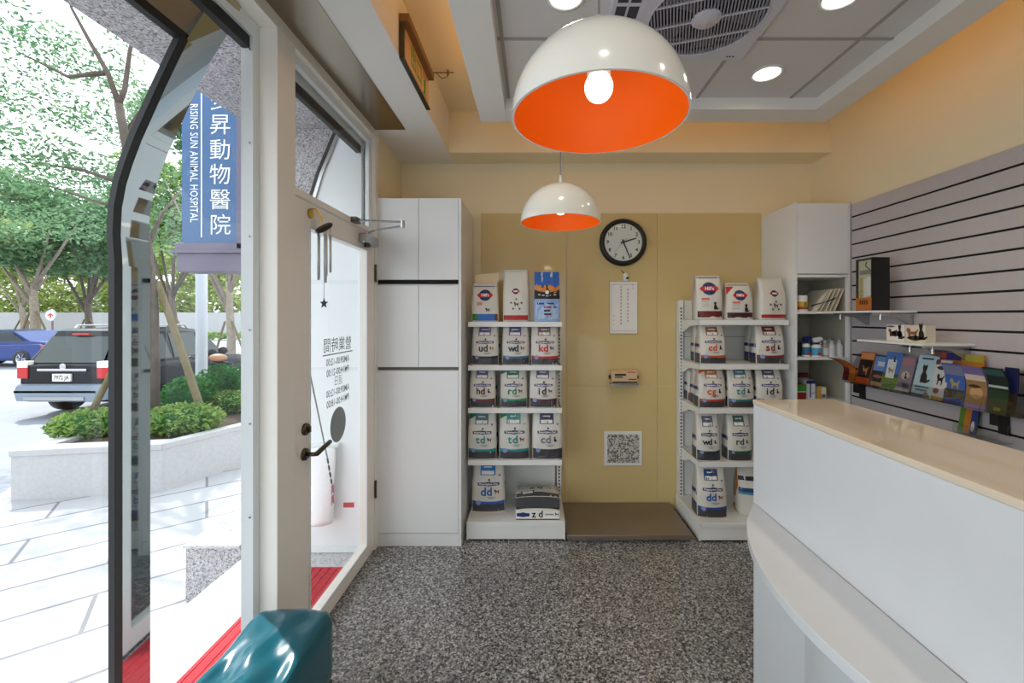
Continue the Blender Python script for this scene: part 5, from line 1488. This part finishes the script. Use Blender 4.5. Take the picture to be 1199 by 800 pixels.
def pendant(x, y, z, label, R=.205):
    o = thing('pendant_lamp', (x, y, z), label, 'pendant lamp', 'dome pendant lamps with orange lining')
    prof = [(R * cos(a), .97 * R * sin(a)) for a in [i * pi / 2 / 20 for i in range(21)]]
    inner = [(r * .972, h * .972) for r, h in prof]
    mb = MB().lathe(prof[:-1] + [(.0, prof[-1][1])], (x, y, z), SHADE, 72).lathe([(R, 0), (R * .972, 0)], (x, y, z), SHADE, 72); mb.build('shade', o, smooth=True)
    MB().lathe(inner[:-1] + [(.0, inner[-1][1])], (x, y, z), ORANGE, 72).build('orange_lining', o, smooth=True)
    h = .97 * R
    MB().lathe([(0, h + .045), (.007, h + .045), (.0085, h + .002), (.02, h), (.02, h - .004)], (x, y, z), WHITEM, 20).build('cord_grip', o)
    MB().tube([(x, y, z + h + .04), (x, y, 2.675)], .003, C_('8a8a88'), 8).build('cord', o)
    MB().lathe([(0, .0), (.03, 0), (.03, -.012), (0, -.014)], (x, y, 2.675), WHITEM, 20).build('ceiling_cup', o)
    mb = MB().lathe([(.016, .19), (.020, .14), (.026, .118), (.028, .108), (.0, .106)], (x, y, z), WHITEM, 24)
    mb.build('lamp_holder', o, smooth=True)
    MB().ball((x, y, z + .077), .0335, BULB, 24, (1, 1, 1.05)).build('bulb', o, smooth=True)
    l = bpy.data.lights.new('pendant_light', 'POINT'); l.energy = .6; l.color = (1, .82, .58); l.shadow_soft_size = .034
    lo = bpy.data.objects.new('pendant_light', l); COL.objects.link(lo); lo.location = (x, y, z + .03)
    return o


pendant(.153, .985, 1.913, 'white dome pendant with orange inside, the near one showing its glowing bulb')
pendant(.137, 2.14, 1.929, 'white dome pendant with orange inside, the farther one, near the wall clock')
GLOW = emit('downlight_glow', 'fff0d2', 9.0)
for i, (x, y, lb) in enumerate(((1.173, 2.106, 'round recessed ceiling light nearest the back wall, right of the fan'), (1.176, 1.60, 'round recessed ceiling light right of the fan at the top edge'), (.122, 1.60, 'round recessed ceiling light above the big pendant lamp'),
                                (1.17, .6, 'added unseen ceiling light over the reception counter'), (.12, .2, 'added unseen ceiling light over the bench side of the room'))):  # last two are out of view, added to raise the bounce light
    o = thing('ceiling_downlight', (x, y, 2.675), lb, 'ceiling light', 'round recessed ceiling lights')
    MB().lathe([(.074, .0), (.076, -.005), (.064, -.006), (.060, .0), (.060, .004)], (x, y, 2.675), WHITEM, 32).build('rim', o, smooth=True)
    MB().lathe([(0, -.0015), (.061, -.0015)], (x, y, 2.675), GLOW, 32).build('diffuser', o)
    l = bpy.data.lights.new('downlight', 'SPOT'); l.energy = 10; l.color = (1, .86, .66); l.spot_size = radians(125); l.spot_blend = .6; l.shadow_soft_size = .05
    lo = bpy.data.objects.new('downlight', l); COL.objects.link(lo); lo.location = (x, y, 2.662)

FANM = mat('fan_lilac_white_plastic', 'cfcdd8', .4); FAND = mat('fan_dark_inside', '3a3a44', .7); FANG = mat('fan_grille_grey', '9c9ba8', .45)
fx, fy, fz = .697, 1.69, 2.675
fn_ = thing('ceiling_fan', (fx, fy, fz), 'square ceiling circulation fan with round slatted grille', 'ceiling fan')
H = .27; Rg = .232; zf = fz - .024
n = 64; mb = MB(); vs = []; fs = []
for k in range(n):
    a = 2 * pi * k / n; s_ = max(abs(cos(a)), abs(sin(a)))
    vs += [(fx + Rg * cos(a), fy + Rg * sin(a), zf), (fx + H * cos(a) / s_, fy + H * sin(a) / s_, zf), (fx + H * cos(a) / s_ * 1.01, fy + H * sin(a) / s_ * 1.01, fz), (fx + Rg * cos(a), fy + Rg * sin(a), zf + .02)]
for k in range(n):
    k2 = (k + 1) % n
    fs += [(k * 4, k * 4 + 1, k2 * 4 + 1, k2 * 4), (k * 4 + 1, k * 4 + 2, k2 * 4 + 2, k2 * 4 + 1), (k * 4, k2 * 4, k2 * 4 + 3, k * 4 + 3)]
mb.add(vs, fs, FANM)
for k, dx in enumerate((-.05, -.035, -.02)): mb.lathe([(0, -.002), (.004, -.002), (.004, 0)], (fx + H - .03 + dx * .9, fy + H - .03, zf), BLACK if k == 2 else FAND, 8)
mb.build('housing', fn_)
mb = MB().lathe([(0, 0), (Rg, 0)], (fx, fy, fz - .003), FAND, 48); mb.build('back_plate', fn_)
mb = MB(); dx = .0125; k = -18
while k <= 18:
    x = k * dx; hl = sqrt(max(0, Rg ** 2 - x * x)) - .002
    if hl > .02: mb.box(fx + x - .0028, fx + x + .0028, fy - hl, fy + hl, zf - .001, zf + .005, FANG)
    k += 1
for y in (-.12, 0, .12):
    hl = sqrt(Rg ** 2 - y * y); mb.box(fx - hl, fx + hl, fy + y - .003, fy + y + .003, zf - .003, zf + .004, FANM)
ca, sa = cos(radians(-18)), sin(radians(-18))
mb.map(lambda v: (fx + (v.x - fx) * ca - (v.y - fy) * sa, fy + (v.x - fx) * sa + (v.y - fy) * ca, v.z))
mb.lathe([(Rg - .006, .006), (Rg - .004, -.003), (Rg, -.003), (Rg + .002, .002)], (fx, fy, zf), FANM, 64); mb.build('grille', fn_)
MB().lathe([(0, -.006), (.052, -.005), (.058, .0), (.058, .004)], (fx, fy, zf), FANM, 32).build('hub_cap', fn_, smooth=True)
mb = MB()
for j in range(5):
    a0 = 2 * pi * j / 5
    mb.add([(fx + r * cos(a0 + da), fy + r * sin(a0 + da), zf + .010 + dz) for r, da, dz in ((.05, -.3, 0), (.21, -.28, 0), (.21, .28, .006), (.05, .3, .006))], [(0, 1, 2, 3)], mat('fan_blade_grey', '77767f', .5))
mb.build('blade_set', fn_)
mb = MB().box(fx - H - .12, fx - H, fy - H, fy + H, zf + .004, fz, FANM)
for j in range(6):
    y = fy - H + .035 + j * .085
    for q in range(2): mb.box(fx - H - .105 + q * .05, fx - H - .065 + q * .05, y, y + .065, zf + .003, zf + .0045, FAND)
mb.build('side_louvre', fn_)

ex = thing('exit_sign', (-.585, 2.09, 2.7), 'clear exit sign with green pictogram in a brown frame hanging in the ceiling cove', 'exit sign')
SGW = mat('brown_sign_frame', '7d5a36', .5)
ya_, yb_ = 1.86, 2.33
mb = MB().box(-.598, -.555, ya_, yb_, 2.765, 2.80, SGW).box(-.598, -.575, ya_, yb_, 2.60, 2.607, BRONZE).box(-.598, -.575, ya_, ya_ + .012, 2.607, 2.765, BRONZE); mb.build('frame', ex)
MB().box(-.592, -.586, ya_ + .012, yb_, 2.607, 2.765, mat('peach_acrylic', 'e4b988', .25)).build('panel', ex)
mb = MB(); GRS = C_('1f9a2a')
es = lambda y, z: lambda u, v: (-.5855, y + u, z + v)
put_text(mb, '出口', .115, es(2.09, 2.695), GRS, .002, sx=.9); mb.prism([(-.03, -.05), (.0, -.01), (-.01, .03), (.02, .05), (.03, .02), (.02, -.02), (.04, -.05), (.01, -.03)], lambda u, v, w: (-.586 + w, 2.24 + u, 2.68 + v), 0, .001, GRS)
mb.build('green_pictogram', ex)
sp = thing('sprinkler_bracket', (-.50, 2.35, 2.89), 'thin wire bracket on the cove ceiling next to the exit sign', 'bracket')
c1 = at(507, 84, 2.45)
mb = MB().tube([(-.59, 2.46, 2.885), (-.47, 2.46, 2.885)], .003, SGW, 6).tube([(-.575, 2.46, 2.885), (-.54, 2.46, 2.85), (-.51, 2.46, 2.86), (-.505, 2.46, 2.885)], .0025, SGW, 6).tube([(-.505, 2.46, 2.9), (-.505, 2.46, 2.87)], .006, SGW, 8); mb.build('wire', sp)

# ------------------------------------------------------------------ light from outside
w = bpy.data.worlds.new('sky'); SC.world = w; w.use_nodes = True
nt = w.node_tree; bgn = nt.nodes['Background']
tc_n = nt.nodes.new('ShaderNodeTexCoord'); sx_n = nt.nodes.new('ShaderNodeSeparateXYZ'); rp = nt.nodes.new('ShaderNodeValToRGB')
nt.links.new(tc_n.outputs['Generated'], sx_n.inputs[0]); nt.links.new(sx_n.outputs['Z'], rp.inputs['Fac'])
rp.color_ramp.elements[0].color = (.92, .96, 1.0, 1); rp.color_ramp.elements[1].color = (.80, .90, 1.0, 1)
nt.links.new(rp.outputs['Color'], bgn.inputs['Color']); bgn.inputs['Strength'].default_value = 2.6
sun = bpy.data.lights.new('sun', 'SUN'); sun.energy = 5.5; sun.angle = radians(1.0); sun.color = (1, .97, .92)
so = bpy.data.objects.new('sun', sun); COL.objects.link(so)
az_, el_ = radians(142), radians(52)      # from the far left, high
dirv = Vector((cos(az_) * cos(el_), sin(az_) * cos(el_), sin(el_)))
so.rotation_euler = dirv.to_track_quat('Z', 'Y').to_euler(); so.location = (-12, 14, 20)
cyc = SC.cycles
cyc.max_bounces = 10; cyc.diffuse_bounces = 5; cyc.glossy_bounces = 4; cyc.transparent_max_bounces = 16; cyc.transmission_bounces = 6
cyc.sample_clamp_indirect = 6.0; cyc.caustics_reflective = False; cyc.caustics_refractive = False
cyc.use_denoising = True
